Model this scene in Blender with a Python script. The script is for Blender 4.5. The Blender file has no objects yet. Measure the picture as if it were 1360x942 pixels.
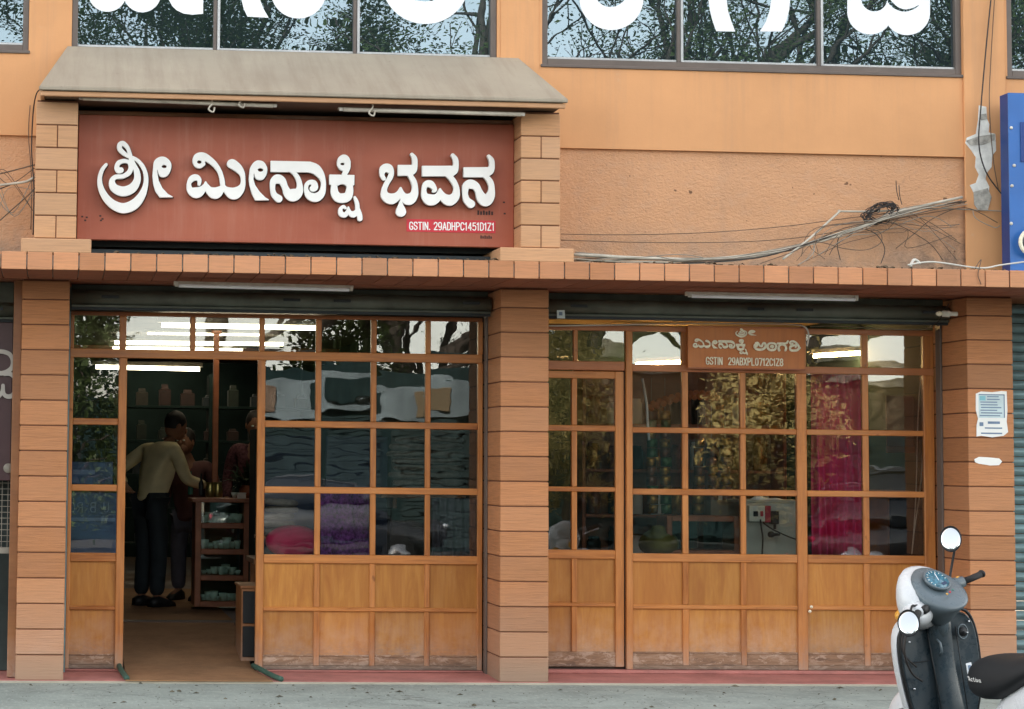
import bpy, bmesh, math, random
import numpy as np
from mathutils import Vector, Matrix, Euler
random.seed(7)
S = bpy.context.scene
COL = S.collection
R_ = math.radians

# ---------------------------------------------------------------- camera
# world: x along the facade, y into the shops, z up, metres; pillar fronts stand on y = 0
CX, CY, FPX = 305.0, 390.0, 2950.0          # principal point and focal length in photograph pixels
CAM = np.array([0.0, -15.2, 1.55])
def _dir(u, v):
    d = np.array([u - CX, v - CY, FPX]); return d / np.linalg.norm(d)
_ey = _dir(73.0, 610.0)
_ex = _dir(73 + 38500.0, 610 + 0.0118 * 38500); _ex = _ex - _ex.dot(_ey) * _ey; _ex /= np.linalg.norm(_ex)
_ez = np.cross(_ex, _ey)
if _ez[1] > 0: _ez = -_ez
ROT = np.array([_ex, _ey, _ez])
def W(u, v, Y):
    """point of the plane y = Y that a measured photograph position belongs to"""
    d = ROT @ np.array([u - CX, v - CY, FPX]); t = (Y - CAM[1]) / d[1]
    p = CAM + t * d
    return Vector((float(p[0]), float(Y), float(p[2])))
cam_d = bpy.data.cameras.new('camera'); cam = bpy.data.objects.new('camera', cam_d); COL.objects.link(cam)
S.camera = cam
cam_d.sensor_width = 36; cam_d.lens = FPX / 1360 * 36
cam_d.shift_x = (680 - CX) / 1360; cam_d.shift_y = (CY - 471) / 1360
cam_d.clip_start = 0.1; cam_d.clip_end = 3000
m3 = Matrix([list(ROT[:, 0]), list(-ROT[:, 1]), list(-ROT[:, 2])]) .transposed() if False else None
right = Vector([float(a) for a in ROT @ np.array([1, 0, 0])]); up = Vector([float(a) for a in ROT @ np.array([0, -1, 0])]); back = Vector([float(a) for a in ROT @ np.array([0, 0, -1])])
mw = Matrix.Identity(4)
for i in range(3):
    mw[i][0] = right[i]; mw[i][1] = up[i]; mw[i][2] = back[i]; mw[i][3] = float(CAM[i])
cam.matrix_world = mw

# ---------------------------------------------------------------- sky, sun, exposure
SUN_EL, SUN_AZ = R_(35), R_(332)      # azimuth measured clockwise from +y (the facade looks towards 180)
world = bpy.data.worlds.new('World'); S.world = world; world.use_nodes = True
wn = world.node_tree; wn.nodes.clear()
sky = wn.nodes.new('ShaderNodeTexSky'); sky.sky_type = 'NISHITA'; sky.sun_disc = False
sky.sun_elevation = SUN_EL; sky.sun_rotation = SUN_AZ; sky.air_density = 1.0; sky.dust_density = 1.2; sky.ozone_density = 1.0
bg = wn.nodes.new('ShaderNodeBackground'); bg.inputs['Strength'].default_value = 0.15
wo = wn.nodes.new('ShaderNodeOutputWorld')
hz_ = wn.nodes.new('ShaderNodeHueSaturation'); hz_.inputs['Saturation'].default_value = 0.32   # hazy, almost white sky
wm_ = wn.nodes.new('ShaderNodeMix'); wm_.data_type = 'RGBA'; wm_.blend_type = 'MULTIPLY'; wm_.inputs[0].default_value = 1.0; wm_.inputs[7].default_value = (1.0, 0.96, 0.90, 1)
wn.links.new(sky.outputs[0], hz_.inputs['Color']); wn.links.new(hz_.outputs[0], wm_.inputs[6]); wn.links.new(wm_.outputs[2], bg.inputs[0]); wn.links.new(bg.outputs[0], wo.inputs[0])
sun_d = bpy.data.lights.new('sun', 'SUN'); sun_d.energy = 3.2; sun_d.angle = R_(0.5); sun_d.color = (1.0, 0.94, 0.85)
sun = bpy.data.objects.new('sun', sun_d); COL.objects.link(sun)
sdir = Vector((math.sin(SUN_AZ) * math.cos(SUN_EL), math.cos(SUN_AZ) * math.cos(SUN_EL), math.sin(SUN_EL)))
sun.rotation_euler = sdir.to_track_quat('Z', 'Y').to_euler(); sun.location = sdir * 40
S.view_settings.view_transform = 'Standard'; S.view_settings.look = 'None'
S.view_settings.exposure = 2.42; S.view_settings.gamma = 1
S.view_settings.use_curve_mapping = False
S.cycles.max_bounces = 8; S.cycles.transparent_max_bounces = 16
S.cycles.use_denoising = True
S.cycles.caustics_reflective = False; S.cycles.caustics_refractive = False
S.cycles.sample_clamp_indirect = 6

# ---------------------------------------------------------------- helpers
def link(o, parent=None):
    COL.objects.link(o)
    if parent is not None: o.parent = parent
    return o
def tag(o, label=None, cat=None, group=None, kind=None):
    if label: o['label'] = label
    if cat: o['category'] = cat
    if group: o['group'] = group
    if kind: o['kind'] = kind
    return o
def empty(name, loc=(0, 0, 0), parent=None):
    o = bpy.data.objects.new(name, None); o.location = loc; o.empty_display_size = 0.1
    return link(o, parent)
def place(name, me, parent=None, mat=None, inv=True):
    """link a mesh whose coordinates are world coordinates under a (possibly moved) parent"""
    o = bpy.data.objects.new(name, me); link(o, parent)
    if parent is not None and inv:
        m = Matrix.Translation(parent.location) if parent.parent is None else Matrix.Identity(4)
        if parent.parent is None: o.matrix_parent_inverse = m.inverted()
    if mat is not None:
        me.materials.clear(); me.materials.append(mat)
    return o
def smooth(me):
    for p in me.polygons: p.use_smooth = True
class MB:
    def __init__(s): s.bm = bmesh.new()
    def box(s, x0, x1, y0, y1, z0, z1, bev=0.0):
        vs = [s.bm.verts.new((x, y, z)) for x in (x0, x1) for y in (y0, y1) for z in (z0, z1)]
        idx = [(0, 1, 3, 2), (4, 6, 7, 5), (0, 4, 5, 1), (2, 3, 7, 6), (0, 2, 6, 4), (1, 5, 7, 3)]
        fs = [s.bm.faces.new([vs[i] for i in f]) for f in idx]
        if bev > 0:
            es = list({e for f in fs for e in f.edges})
            bmesh.ops.bevel(s.bm, geom=es, offset=bev, segments=1, affect='EDGES', profile=0.5)
        return s
    def tube(s, pts, r, n=8, cap=True):
        pts = [Vector(p) for p in pts]; rs = r if isinstance(r, (list, tuple)) else [r] * len(pts)
        rings = []; prev = None
        for i, p in enumerate(pts):
            a = pts[max(i - 1, 0)]; b = pts[min(i + 1, len(pts) - 1)]
            t = (b - a); t = t.normalized() if t.length > 1e-9 else Vector((0, 0, 1))
            if prev is None:
                q = Vector((0, 0, 1)) if abs(t.z) < 0.9 else Vector((1, 0, 0)); u = t.cross(q).normalized()
            else:
                u = (prev - t * prev.dot(t)); u = u.normalized() if u.length > 1e-6 else t.orthogonal().normalized()
            prev = u; w = t.cross(u)
            rings.append([s.bm.verts.new(p + (u * math.cos(2 * math.pi * k / n) + w * math.sin(2 * math.pi * k / n)) * rs[i]) for k in range(n)])
        for a, b in zip(rings, rings[1:]):
            for k in range(n): s.bm.faces.new((a[k], a[(k + 1) % n], b[(k + 1) % n], b[k]))
        if cap:
            s.bm.faces.new(list(reversed(rings[0]))); s.bm.faces.new(rings[-1])
        return s
    def lathe(s, prof, c=(0, 0, 0), n=20, axis='Z', M=None):
        rings = []
        for r, h in prof:
            ring = []
            for k in range(n):
                a = 2 * math.pi * k / n; p = Vector((r * math.cos(a), r * math.sin(a), h))
                if axis == 'Y': p = Vector((p.x, p.z, p.y))
                if axis == 'X': p = Vector((p.z, p.x, p.y))
                p = p + Vector(c)
                if M is not None: p = M @ p
                ring.append(s.bm.verts.new(p))
            rings.append(ring)
        for a, b in zip(rings, rings[1:]):
            for k in range(n): s.bm.faces.new((a[k], a[(k + 1) % n], b[(k + 1) % n], b[k]))
        s.bm.faces.new(list(reversed(rings[0]))); s.bm.faces.new(rings[-1])
        return s
    def loft(s, rings, cap=True, closed=True, M=None):
        vr = [[s.bm.verts.new((M @ Vector(p)) if M is not None else Vector(p)) for p in r] for r in rings]; n = len(vr[0])
        for a, b in zip(vr, vr[1:]):
            for k in range(n if closed else n - 1): s.bm.faces.new((a[k], a[(k + 1) % n], b[(k + 1) % n], b[k]))
        if cap and closed:
            s.bm.faces.new(list(reversed(vr[0]))); s.bm.faces.new(vr[-1])
        return s
    def prism(s, pts, d0, d1, f):
        """closed outline pts (a,b) extruded from depth d0 to d1; f(a,b,d) -> point"""
        A = [s.bm.verts.new(f(a, b, d0)) for a, b in pts]; B = [s.bm.verts.new(f(a, b, d1)) for a, b in pts]; n = len(pts)
        s.bm.faces.new(A); s.bm.faces.new(list(reversed(B)))
        for k in range(n): s.bm.faces.new((A[k], B[k], B[(k + 1) % n], A[(k + 1) % n]))
        return s
    def sphere(s, c, r, sc=(1, 1, 1), n=12, M=None):
        m = Matrix.Translation(c) @ Matrix.Diagonal((sc[0], sc[1], sc[2], 1))
        if M is not None: m = M @ m
        bmesh.ops.create_uvsphere(s.bm, u_segments=n, v_segments=max(6, n // 2 + 1), radius=r, matrix=m)
        return s
    def build(s, name, mat, parent=None, sm=False, M=None):
        me = bpy.data.meshes.new(name); bmesh.ops.recalc_face_normals(s.bm, faces=s.bm.faces[:])
        if M is not None: bmesh.ops.transform(s.bm, matrix=M, verts=s.bm.verts[:])
        s.bm.to_mesh(me); s.bm.free()
        if sm: smooth(me)
        return place(name, me, parent, mat)
def box(name, x0, x1, y0, y1, z0, z1, mat, parent=None, bev=0.003):
    return MB().box(x0, x1, y0, y1, z0, z1, bev).build(name, mat, parent)
def subsurf(o, lv=2):
    m = o.modifiers.new('s', 'SUBSURF'); m.levels = lv; m.render_levels = lv; return o
def catmull(P, n=8, closed=False):
    P = [list(map(float, p)) for p in P]; out = []; N = len(P)
    rng = range(N if closed else N - 1)
    for i in rng:
        g = lambda k: P[k % N] if closed else P[min(max(k, 0), N - 1)]
        p0, p1, p2, p3 = g(i - 1), g(i), g(i + 1), g(i + 2)
        for j in range(n):
            t = j / n
            out.append([0.5 * (2 * b + (c - a) * t + (2 * a - 5 * b + 4 * c - d) * t * t + (3 * b - a - 3 * c + d) * t ** 3) for a, b, c, d in zip(p0, p1, p2, p3)])
    if not closed: out.append(P[-1])
    return out

# ---------------------------------------------------------------- materials
MAT = {}
class NT:
    def __init__(s, name, rough=0.6, spec=0.4, metal=0.0):
        s.m = bpy.data.materials.new(name); s.m.use_nodes = True; s.t = s.m.node_tree; s.N = s.t.nodes; s.L = s.t.links
        s.b = s.N['Principled BSDF']; s.b.inputs['Roughness'].default_value = rough; s.b.inputs['Specular IOR Level'].default_value = spec
        s.b.inputs['Metallic'].default_value = metal
        MAT[name] = s.m
        g = s.N.new('ShaderNodeNewGeometry'); s.pos = g.outputs['Position']
        oi = s.N.new('ShaderNodeObjectInfo'); s.rnd = oi.outputs['Random']
    def nd(s, t, **k):
        n = s.N.new(t)
        for a, b in k.items(): setattr(n, a, b)
        return n
    def put(s, sock, v):
        if hasattr(v, 'is_output') or hasattr(v, 'links'): s.L.new(v, sock)
        else: sock.default_value = v
    def math(s, op, a, b=0.0, c=None, clamp=False):
        n = s.nd('ShaderNodeMath', operation=op); n.use_clamp = clamp
        s.put(n.inputs[0], a); s.put(n.inputs[1], b)
        if c is not None: s.put(n.inputs[2], c)
        return n.outputs[0]
    def scaled(s, sx, sy, sz, jit=0.0):
        n = s.nd('ShaderNodeVectorMath', operation='MULTIPLY'); s.L.new(s.pos, n.inputs[0]); n.inputs[1].default_value = (sx, sy, sz); v = n.outputs[0]
        if jit:
            m = s.math('MULTIPLY', s.rnd, jit); c = s.nd('ShaderNodeCombineXYZ')
            for i in range(3): s.L.new(m, c.inputs[i])
            a = s.nd('ShaderNodeVectorMath', operation='ADD'); s.L.new(v, a.inputs[0]); s.L.new(c.outputs[0], a.inputs[1]); v = a.outputs[0]
        return v
    def noise(s, vec, scale=1.0, det=4.0, rough=0.55, dist=0.0):
        n = s.nd('ShaderNodeTexNoise'); s.L.new(vec, n.inputs['Vector']); n.inputs['Scale'].default_value = scale
        n.inputs['Detail'].default_value = det; n.inputs['Roughness'].default_value = rough; n.inputs['Distortion'].default_value = dist
        return n.outputs['Fac']
    def ramp(s, fac, stops):
        n = s.nd('ShaderNodeValToRGB'); s.L.new(fac, n.inputs[0]); e = n.color_ramp.elements
        while len(e) < len(stops): e.new(0.5)
        for i, (p, c) in enumerate(stops):
            e[i].position = p; e[i].color = (c, c, c, 1) if not isinstance(c, (tuple, list)) else (*c, 1)
        return n.outputs[0]
    def mix(s, fac, a, b, mode='MIX'):
        n = s.nd('ShaderNodeMix', data_type='RGBA', blend_type=mode); s.put(n.inputs[0], fac)
        for sock, v in ((n.inputs[6], a), (n.inputs[7], b)):
            s.put(sock, (*v, 1) if isinstance(v, tuple) and len(v) == 3 else v)
        return n.outputs[2]
    def col(s, c): s.put(s.b.inputs['Base Color'], (*c, 1) if isinstance(c, tuple) and len(c) == 3 else c); return s
    def bump(s, h, st=0.3, d=0.01):
        n = s.nd('ShaderNodeBump'); n.inputs['Strength'].default_value = st; n.inputs['Distance'].default_value = d
        s.L.new(h, n.inputs['Height']); s.L.new(n.outputs[0], s.b.inputs['Normal']); return s
    def z(s):
        n = s.nd('ShaderNodeSeparateXYZ'); s.L.new(s.pos, n.inputs[0]); return n.outputs[2]
def flat(name, c, rough=0.6, spec=0.4, metal=0.0, var=0.12, scale=6.0, bump=0.0, jit=0.0):
    t = NT(name, rough, spec, metal); v = t.scaled(1, 1, 1, 7)
    n = t.noise(v, scale, 5); d = tuple(a * (1 - var) for a in c); l = tuple(min(1, a * (1 + var)) for a in c)
    c_ = t.ramp(n, [(0.3, d), (0.7, l)])
    if jit:
        k = t.math('MULTIPLY_ADD', t.rnd, jit, 1 - jit / 2); cc = t.nd('ShaderNodeVectorMath', operation='SCALE'); t.L.new(c_, cc.inputs[0]); t.L.new(k, cc.inputs['Scale']); c_ = cc.outputs[0]
    t.col(c_)
    if bump: t.bump(t.noise(v, scale * 8, 4), bump, 0.004)
    return t.m
def scale_col(t, c, k):
    n = t.nd('ShaderNodeVectorMath', operation='SCALE'); t.L.new(c, n.inputs[0]); t.put(n.inputs['Scale'], k); return n.outputs[0]

WALL_C = (0.69, 0.355, 0.165)
def mk_wall(name, c, rough_plaster=False):
    t = NT(name, 0.75, 0.25)
    big = t.noise(t.scaled(1, 1, 1), 1.3, 5, 0.6)
    streak = t.noise(t.scaled(5, 5, 0.5), 1.0, 5, 0.65)
    fine = t.noise(t.scaled(1, 1, 1), 60, 4)
    c1 = t.ramp(big, [(0.25, tuple(a * 0.86 for a in c)), (0.55, c), (0.8, tuple(min(1, a * 1.08) for a in c))])
    f = t.ramp(streak, [(0.55, 0.0), (0.8, 0.35)])
    c2 = t.mix(f, c1, (0.42, 0.27, 0.18))
    if rough_plaster:
        sp = t.noise(t.scaled(1, 1, 1.5), 9, 6, 0.7); c2 = t.mix(t.ramp(sp, [(0.5, 0.0), (0.75, 0.4)]), c2, (0.55, 0.36, 0.25))
        zz = t.math('SUBTRACT', 3.28, t.z()); low = t.math('MULTIPLY', zz, 2.6, clamp=True)
        gr = t.noise(t.scaled(3, 3, 3), 1.6, 6, 0.7); low = t.math('MULTIPLY', low, t.ramp(gr, [(0.35, 0.15), (0.65, 0.85)]))
        c2 = t.mix(low, c2, (0.36, 0.27, 0.21)); zz2 = t.math('MULTIPLY', t.math('SUBTRACT', 3.06, t.z()), 5.0, clamp=True); c2 = t.mix(t.math('MULTIPLY', zz2, t.ramp(gr, [(0.4, 0.0), (0.6, 0.8)])), c2, (0.22, 0.17, 0.13))
        sx = t.nd('ShaderNodeSeparateXYZ'); t.L.new(t.pos, sx.inputs[0]); cx_ = t.math('MULTIPLY', t.math('SUBTRACT', sx.outputs[0], 5.55), 1.3, clamp=True); cz_ = t.math('MULTIPLY', t.math('SUBTRACT', 3.42, sx.outputs[2]), 2.5, clamp=True)
        g2 = t.noise(t.scaled(4, 4, 4), 1.8, 7, 0.8, 0.8); c2 = t.mix(t.math('MULTIPLY', t.math('MULTIPLY', cx_, cz_), t.ramp(g2, [(0.38, 0.0), (0.62, 0.85)])), c2, (0.13, 0.10, 0.08))
        g3 = t.noise(t.scaled(1, 1, 1.3), 22, 5, 0.75); c2 = t.mix(t.ramp(g3, [(0.60, 0.0), (0.70, 0.45)]), c2, (0.33, 0.19, 0.12))
        g4 = t.noise(t.scaled(1, 1, 1), 13, 2, 0.5); c2 = t.mix(t.ramp(g4, [(0.745, 0.0), (0.76, 0.8)]), c2, (0.10, 0.05, 0.03))
        mp = t.noise(t.scaled(1, 1, 1.6), 38, 3, 0.6, 0.8)
        t.bump(mp, 0.75, 0.014)
    else:
        dr = t.noise(t.scaled(9, 9, 0.35), 1.0, 6, 0.7); zz = t.math('MULTIPLY', t.math('SUBTRACT', 4.36, t.z()), 2.2, clamp=True); top = t.math('SUBTRACT', 1.0, zz)
        c2 = t.mix(t.math('MULTIPLY', t.ramp(dr, [(0.5, 0.0), (0.75, 0.30)]), t.math('MULTIPLY_ADD', top, 0.7, 0.3)), c2, (0.36, 0.24, 0.16))
        bl = t.noise(t.scaled(1, 1, 1), 3.5, 7, 0.75); c2 = t.mix(t.ramp(bl, [(0.62, 0.0), (0.72, 0.35)]), c2, (0.62, 0.46, 0.33))
        t.bump(fine, 0.2, 0.003)
    t.col(c2); return t.m

mk_wall('wall_paint', WALL_C); mk_wall('wall_rough', (0.66, 0.36, 0.195), True)
# streaked clay tile of the pillars
def mk_tile(name, c, dust_veil=True, groove=0.5, var=0.14):
    t = NT(name, 0.7, 0.3)
    st = t.noise(t.scaled(5, 5, 105, 9), 1.0, 5, 0.7, 0.6)
    bl = t.noise(t.scaled(1, 1, 1, 5), 4.0, 5, 0.6)
    base = t.ramp(st, [(0.25, tuple(a * 0.66 for a in c)), (0.55, c), (0.85, tuple(min(1, a * 1.12) for a in c))])
    base = t.mix(t.ramp(bl, [(0.35, 0.0), (0.75, 0.35)]), base, tuple(a * b for a, b in zip(c, (0.86, 0.95, 1.25))))
    if dust_veil:
        dz = t.math('MULTIPLY', t.math('SUBTRACT', 0.75, t.z()), 1.15, clamp=True)
        dz = t.math('MULTIPLY', dz, t.ramp(bl, [(0.2, 0.7), (0.7, 1.0)]))
        if False: pass
        base = t.mix(dz, base, (0.46, 0.31, 0.23)); d2 = t.math('MULTIPLY', t.math('SUBTRACT', 0.27, t.z()), 5.0, clamp=True); base = t.mix(t.math('MULTIPLY', d2, 0.7), base, (0.29, 0.25, 0.195))
    rw_ = t.nd('ShaderNodeTexWhiteNoise', noise_dimensions='1D'); t.L.new(t.rnd, rw_.inputs['W']); base = t.mix(t.math('MULTIPLY', rw_.outputs['Value'], 0.4), base, tuple(a * b for a, b in zip(c, (0.84, 1.04, 1.35))))
    pt = t.noise(t.scaled(1, 1, 1, 3), 26, 5, 0.75); base = t.mix(t.ramp(pt, [(0.70, 0.0), (0.76, 0.5)]), base, tuple(a * 0.45 for a in c))
    k = t.math('MULTIPLY_ADD', t.rnd, var, 1 - var / 2); t.col(scale_col(t, base, k))
    ge = t.nd('ShaderNodeNewGeometry'); return (t.bump(st, groove, 0.006), t.m)[1]
mk_tile('pillar_tile', (0.56, 0.240, 0.100), True, 0.9, 0.32); mk_tile('ledge_tile', (0.62, 0.275, 0.125), False, 0.15, 0.32)
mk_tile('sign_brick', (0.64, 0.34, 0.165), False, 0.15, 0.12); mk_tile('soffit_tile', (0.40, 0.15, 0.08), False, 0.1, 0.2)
flat('joint', (0.16, 0.07, 0.04), 0.9)
def mk_wood(name, ax, c1=(0.62, 0.225, 0.045), c2=(0.25, 0.068, 0.016), rough=0.32):
    t = NT(name, rough, 0.45)
    s = {'x': (2.5, 40, 40), 'z': (40, 40, 2.5), 'y': (40, 2.5, 40)}[ax]
    g = t.noise(t.scaled(*s, 13), 1.0, 5, 0.65, 0.5); w = t.noise(t.scaled(1, 1, 1, 3), 3.0, 4)
    base = t.ramp(g, [(0.28, c2), (0.5, tuple((a + b) / 2 * 1.05 for a, b in zip(c1, c2))), (0.72, c1)])
    base = t.mix(t.ramp(w, [(0.4, 0.0), (0.75, 0.35)]), base, (0.62, 0.30, 0.12)); base = t.mix(t.math('MULTIPLY', t.rnd, 0.45), base, (0.46, 0.20, 0.065))
    kn = t.noise(t.scaled(1, 1, 1, 17), 9.0, 2); base = t.mix(t.ramp(kn, [(0.72, 0.0), (0.78, 0.6)]), base, (0.10, 0.03, 0.012))
    dz = t.math('MULTIPLY', t.math('SUBTRACT', 0.36, t.z()), 3.2, clamp=True)
    dn = t.noise(t.scaled(1, 1, 1, 3), 14.0, 5, 0.7)
    dz = t.math('MULTIPLY', dz, t.ramp(dn, [(0.35, 0.35), (0.65, 1.0)]))
    base = t.mix(dz, base, (0.40, 0.30, 0.24))
    k = t.math('MULTIPLY_ADD', t.rnd, 0.3, 0.85); t.col(scale_col(t, base, k))
    r = t.math('MULTIPLY_ADD', g, 0.3, rough - 0.1); t.L.new(r, t.b.inputs['Roughness'])
    t.bump(g, 0.15, 0.003); return t.m
mk_wood('wood_z', 'z'); mk_wood('wood_x', 'x')
mk_wood('wood_red_x', 'x', (0.42, 0.12, 0.05), (0.20, 0.05, 0.025)); mk_wood('wood_dark', 'x', (0.16, 0.06, 0.03), (0.07, 0.025, 0.015))
mk_wood('wood_sign', 'z', (0.56, 0.165, 0.04), (0.40, 0.10, 0.025), 0.45)
def mk_panel():
    t = NT('ply_panel', 0.42, 0.4)
    g = t.noise(t.scaled(7, 7, 1.4, 20), 1.2, 5, 0.6, 1.2); fi = t.noise(t.scaled(60, 60, 4, 9), 1.0, 4)
    b = t.ramp(g, [(0.3, (0.38, 0.14, 0.026)), (0.55, (0.52, 0.23, 0.045)), (0.75, (0.57, 0.28, 0.075))])
    b = t.mix(t.ramp(fi, [(0.4, 0.0), (0.7, 0.45)]), b, (0.36, 0.13, 0.03))
    dz = t.math('MULTIPLY', t.math('SUBTRACT', 0.52, t.z()), 2.4, clamp=True)
    dn = t.noise(t.scaled(1, 1, 1, 3), 7.0, 6, 0.7)
    f = t.math('MULTIPLY', dz, t.ramp(dn, [(0.35, 0.1), (0.65, 0.95)])); b = t.mix(f, b, (0.60, 0.42, 0.30))
    dz2 = t.math('MULTIPLY', t.math('SUBTRACT', 0.30, t.z()), 6.0, clamp=True)
    dn2 = t.noise(t.scaled(1, 1, 3, 3), 22.0, 5, 0.7)
    b = t.mix(t.math('MULTIPLY', dz2, t.ramp(dn2, [(0.4, 0.1), (0.6, 0.9)])), b, (0.24, 0.20, 0.18))
    rs = t.nd('ShaderNodeTexWhiteNoise', noise_dimensions='1D'); t.L.new(t.rnd, rs.inputs['W']); b = t.mix(t.math('MULTIPLY', rs.outputs['Value'], 0.45), b, (0.40, 0.13, 0.03))
    sc_ = t.noise(t.scaled(30, 30, 30, 11), 1.0, 6, 0.8, 2.0); b = t.mix(t.ramp(sc_, [(0.66, 0.0), (0.72, 0.5)]), b, (0.62, 0.40, 0.22))
    k = t.math('MULTIPLY_ADD', t.rnd, 0.28, 0.84); t.col(scale_col(t, b, k)); t.bump(fi, 0.06, 0.002)
    return t.m
mk_panel()
def mk_kick():
    t = NT('kick_wood', 0.75, 0.2)
    g = t.noise(t.scaled(5, 5, 26, 9), 1.0, 6, 0.7, 1.0); n = t.noise(t.scaled(9, 9, 22, 3), 1.2, 5, 0.75, 0.6)
    b = t.ramp(g, [(0.3, (0.16, 0.10, 0.07)), (0.5, (0.30, 0.18, 0.11)), (0.7, (0.40, 0.28, 0.20))])
    b = t.mix(t.ramp(n, [(0.52, 0.0), (0.6, 0.8)]), b, (0.50, 0.36, 0.27))
    lo = t.math('MULTIPLY', t.math('SUBTRACT', 0.15, t.z()), 14.0, clamp=True); b = t.mix(t.math('MULTIPLY', lo, 0.75), b, (0.13, 0.13, 0.12))
    t.col(b); t.bump(g, 0.4, 0.005); return t.m
mk_kick()
def mk_glass(name, refl, tint, wav, wsc=2.0, dust_veil=None, rc=(1, 1, 1)):
    t = NT(name); t.N.remove(t.b)
    tr = t.nd('ShaderNodeBsdfTransparent'); tr.inputs[0].default_value = (*tint, 1)
    gl = t.nd('ShaderNodeBsdfGlossy'); gl.inputs['Roughness'].default_value = 0.0; gl.inputs[0].default_value = (*rc, 1)
    n = t.noise(t.scaled(1.0, 1, 2.2, 31), wsc, 2, 0.5); bp = t.nd('ShaderNodeBump'); bp.inputs['Strength'].default_value = 1.0; bp.inputs['Distance'].default_value = wav
    t.L.new(n, bp.inputs['Height'])
    wn_ = t.nd('ShaderNodeTexWhiteNoise', noise_dimensions='1D'); t.L.new(t.rnd, wn_.inputs['W']); sb = t.nd('ShaderNodeVectorMath', operation='MULTIPLY_ADD'); t.L.new(wn_.outputs['Color'], sb.inputs[0]); sb.inputs[1].default_value = (.012, 0, .012); sb.inputs[2].default_value = (-.006, 0, -.006)
    ad = t.nd('ShaderNodeVectorMath', operation='ADD'); ge = t.nd('ShaderNodeNewGeometry'); t.L.new(ge.outputs['Normal'], ad.inputs[0]); t.L.new(sb.outputs[0], ad.inputs[1]); nz = t.nd('ShaderNodeVectorMath', operation='NORMALIZE'); t.L.new(ad.outputs[0], nz.inputs[0]); t.L.new(nz.outputs[0], bp.inputs['Normal']); t.L.new(bp.outputs[0], gl.inputs['Normal'])
    fr = t.nd('ShaderNodeFresnel'); fr.inputs[0].default_value = 1.5
    f = t.math('ADD', fr.outputs[0], refl, clamp=True)
    mx = t.nd('ShaderNodeMixShader'); t.L.new(f, mx.inputs[0]); t.L.new(tr.outputs[0], mx.inputs[1]); t.L.new(gl.outputs[0], mx.inputs[2])
    if dust_veil:  # bluish diffuse veil mixed in to lighten the dark reflections
        df = t.nd('ShaderNodeBsdfDiffuse'); df.inputs[0].default_value = (*dust_veil[1], 1); m2 = t.nd('ShaderNodeMixShader'); m2.inputs[0].default_value = dust_veil[0]
        t.L.new(mx.outputs[0], m2.inputs[1]); t.L.new(df.outputs[0], m2.inputs[2]); mx = m2
    t.L.new(mx.outputs[0], t.N['Material Output'].inputs[0]); return t.m
mk_glass('glass_shop', 0.03, (0.86, 0.88, 0.86), 0.0005); mk_glass('glass_upper', 0.17, (0.20, 0.27, 0.28), 0.0006, 1.2, (0.06, (0.20, 0.34, 0.38)), (0.58, 0.72, 0.80))
mk_glass('glass_case', 0.03, (0.85, 0.95, 0.92), 0.0)
flat('frame_grey', (0.13, 0.105, 0.09), 0.45, 0.4); flat('alu', (0.42, 0.43, 0.43), 0.35, 0.5, 0.6)
flat('shutter_green', (0.12, 0.14, 0.115), 0.55, 0.4, 0.0, 0.35, 5, 0.2); flat('shutter_dark', (0.03, 0.04, 0.045), 0.6)
flat('shutter_teal', (0.15, 0.24, 0.25), 0.45, 0.5, 0.3, 0.3, 4, 0.0, 0.25)
def mk_board():
    t = NT('sign_red', 0.42, 0.35)
    v = t.noise(t.scaled(0.7, 1, 1.6), 1.5, 4); h = t.noise(t.scaled(1, 1, 1), 30, 4)
    b = t.ramp(v, [(0.3, (0.36, 0.092, 0.050)), (0.7, (0.45, 0.135, 0.075))])
    b = t.mix(t.ramp(h, [(0.6, 0.0), (0.9, 0.3)]), b, (0.30, 0.07, 0.05))
    dr_ = t.noise(t.scaled(14, 1, 0.9), 1.0, 6, 0.75); b = t.mix(t.ramp(dr_, [(0.52, 0.0), (0.75, 0.35)]), b, (0.50, 0.24, 0.17)); b2_ = t.noise(t.scaled(1, 1, 1), 4.5, 7, 0.8); b = t.mix(t.ramp(b2_, [(0.58, 0.0), (0.7, 0.3)]), b, (0.26, 0.07, 0.045)); t.col(b); return t.m
mk_board()
flat('letter_white', (0.92, 0.92, 0.88), 0.4, 0.4, 0, 0.04); flat('film_white', (0.88, 0.92, 0.95), 0.35, 0.4, 0, 0.03)
flat('letter_cream', (0.90, 0.83, 0.64), 0.5, 0.3, 0, 0.15, 60); flat('sticker_red', (0.62, 0.045, 0.06), 0.5, 0.3, 0, 0.1)
flat('ink_and_shadow', (0.06, 0.03, 0.025), 0.7)
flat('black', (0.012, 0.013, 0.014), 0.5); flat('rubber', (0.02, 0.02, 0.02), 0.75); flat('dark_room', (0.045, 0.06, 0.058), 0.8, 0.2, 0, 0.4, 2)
flat('steel_white', (0.62, 0.60, 0.52), 0.5, 0.4, 0, 0.2, 10); flat('steel', (0.5, 0.5, 0.5), 0.3, 0.5, 0.9)
def mk_hood():
    t = NT('hood_sheet', 0.7, 0.3)
    v = t.noise(t.scaled(1, 1, 1), 1.4, 5, 0.6); s = t.noise(t.scaled(10, 0.8, 0.8), 1.0, 5, 0.7)
    b = t.ramp(v, [(0.3, (0.33, 0.285, 0.22)), (0.7, (0.40, 0.35, 0.27))]); b = t.mix(t.ramp(s, [(0.45, 0.0), (0.75, 0.5)]), b, (0.24, 0.19, 0.14)); sp = t.noise(t.scaled(1, 1, 1), 14, 6, 0.8); b = t.mix(t.ramp(sp, [(0.62, 0.0), (0.68, 0.5)]), b, (0.2, 0.17, 0.14))
    t.col(b); t.bump(t.noise(t.scaled(1, 1, 1), 50, 4), 0.15, 0.004); return t.m
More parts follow.
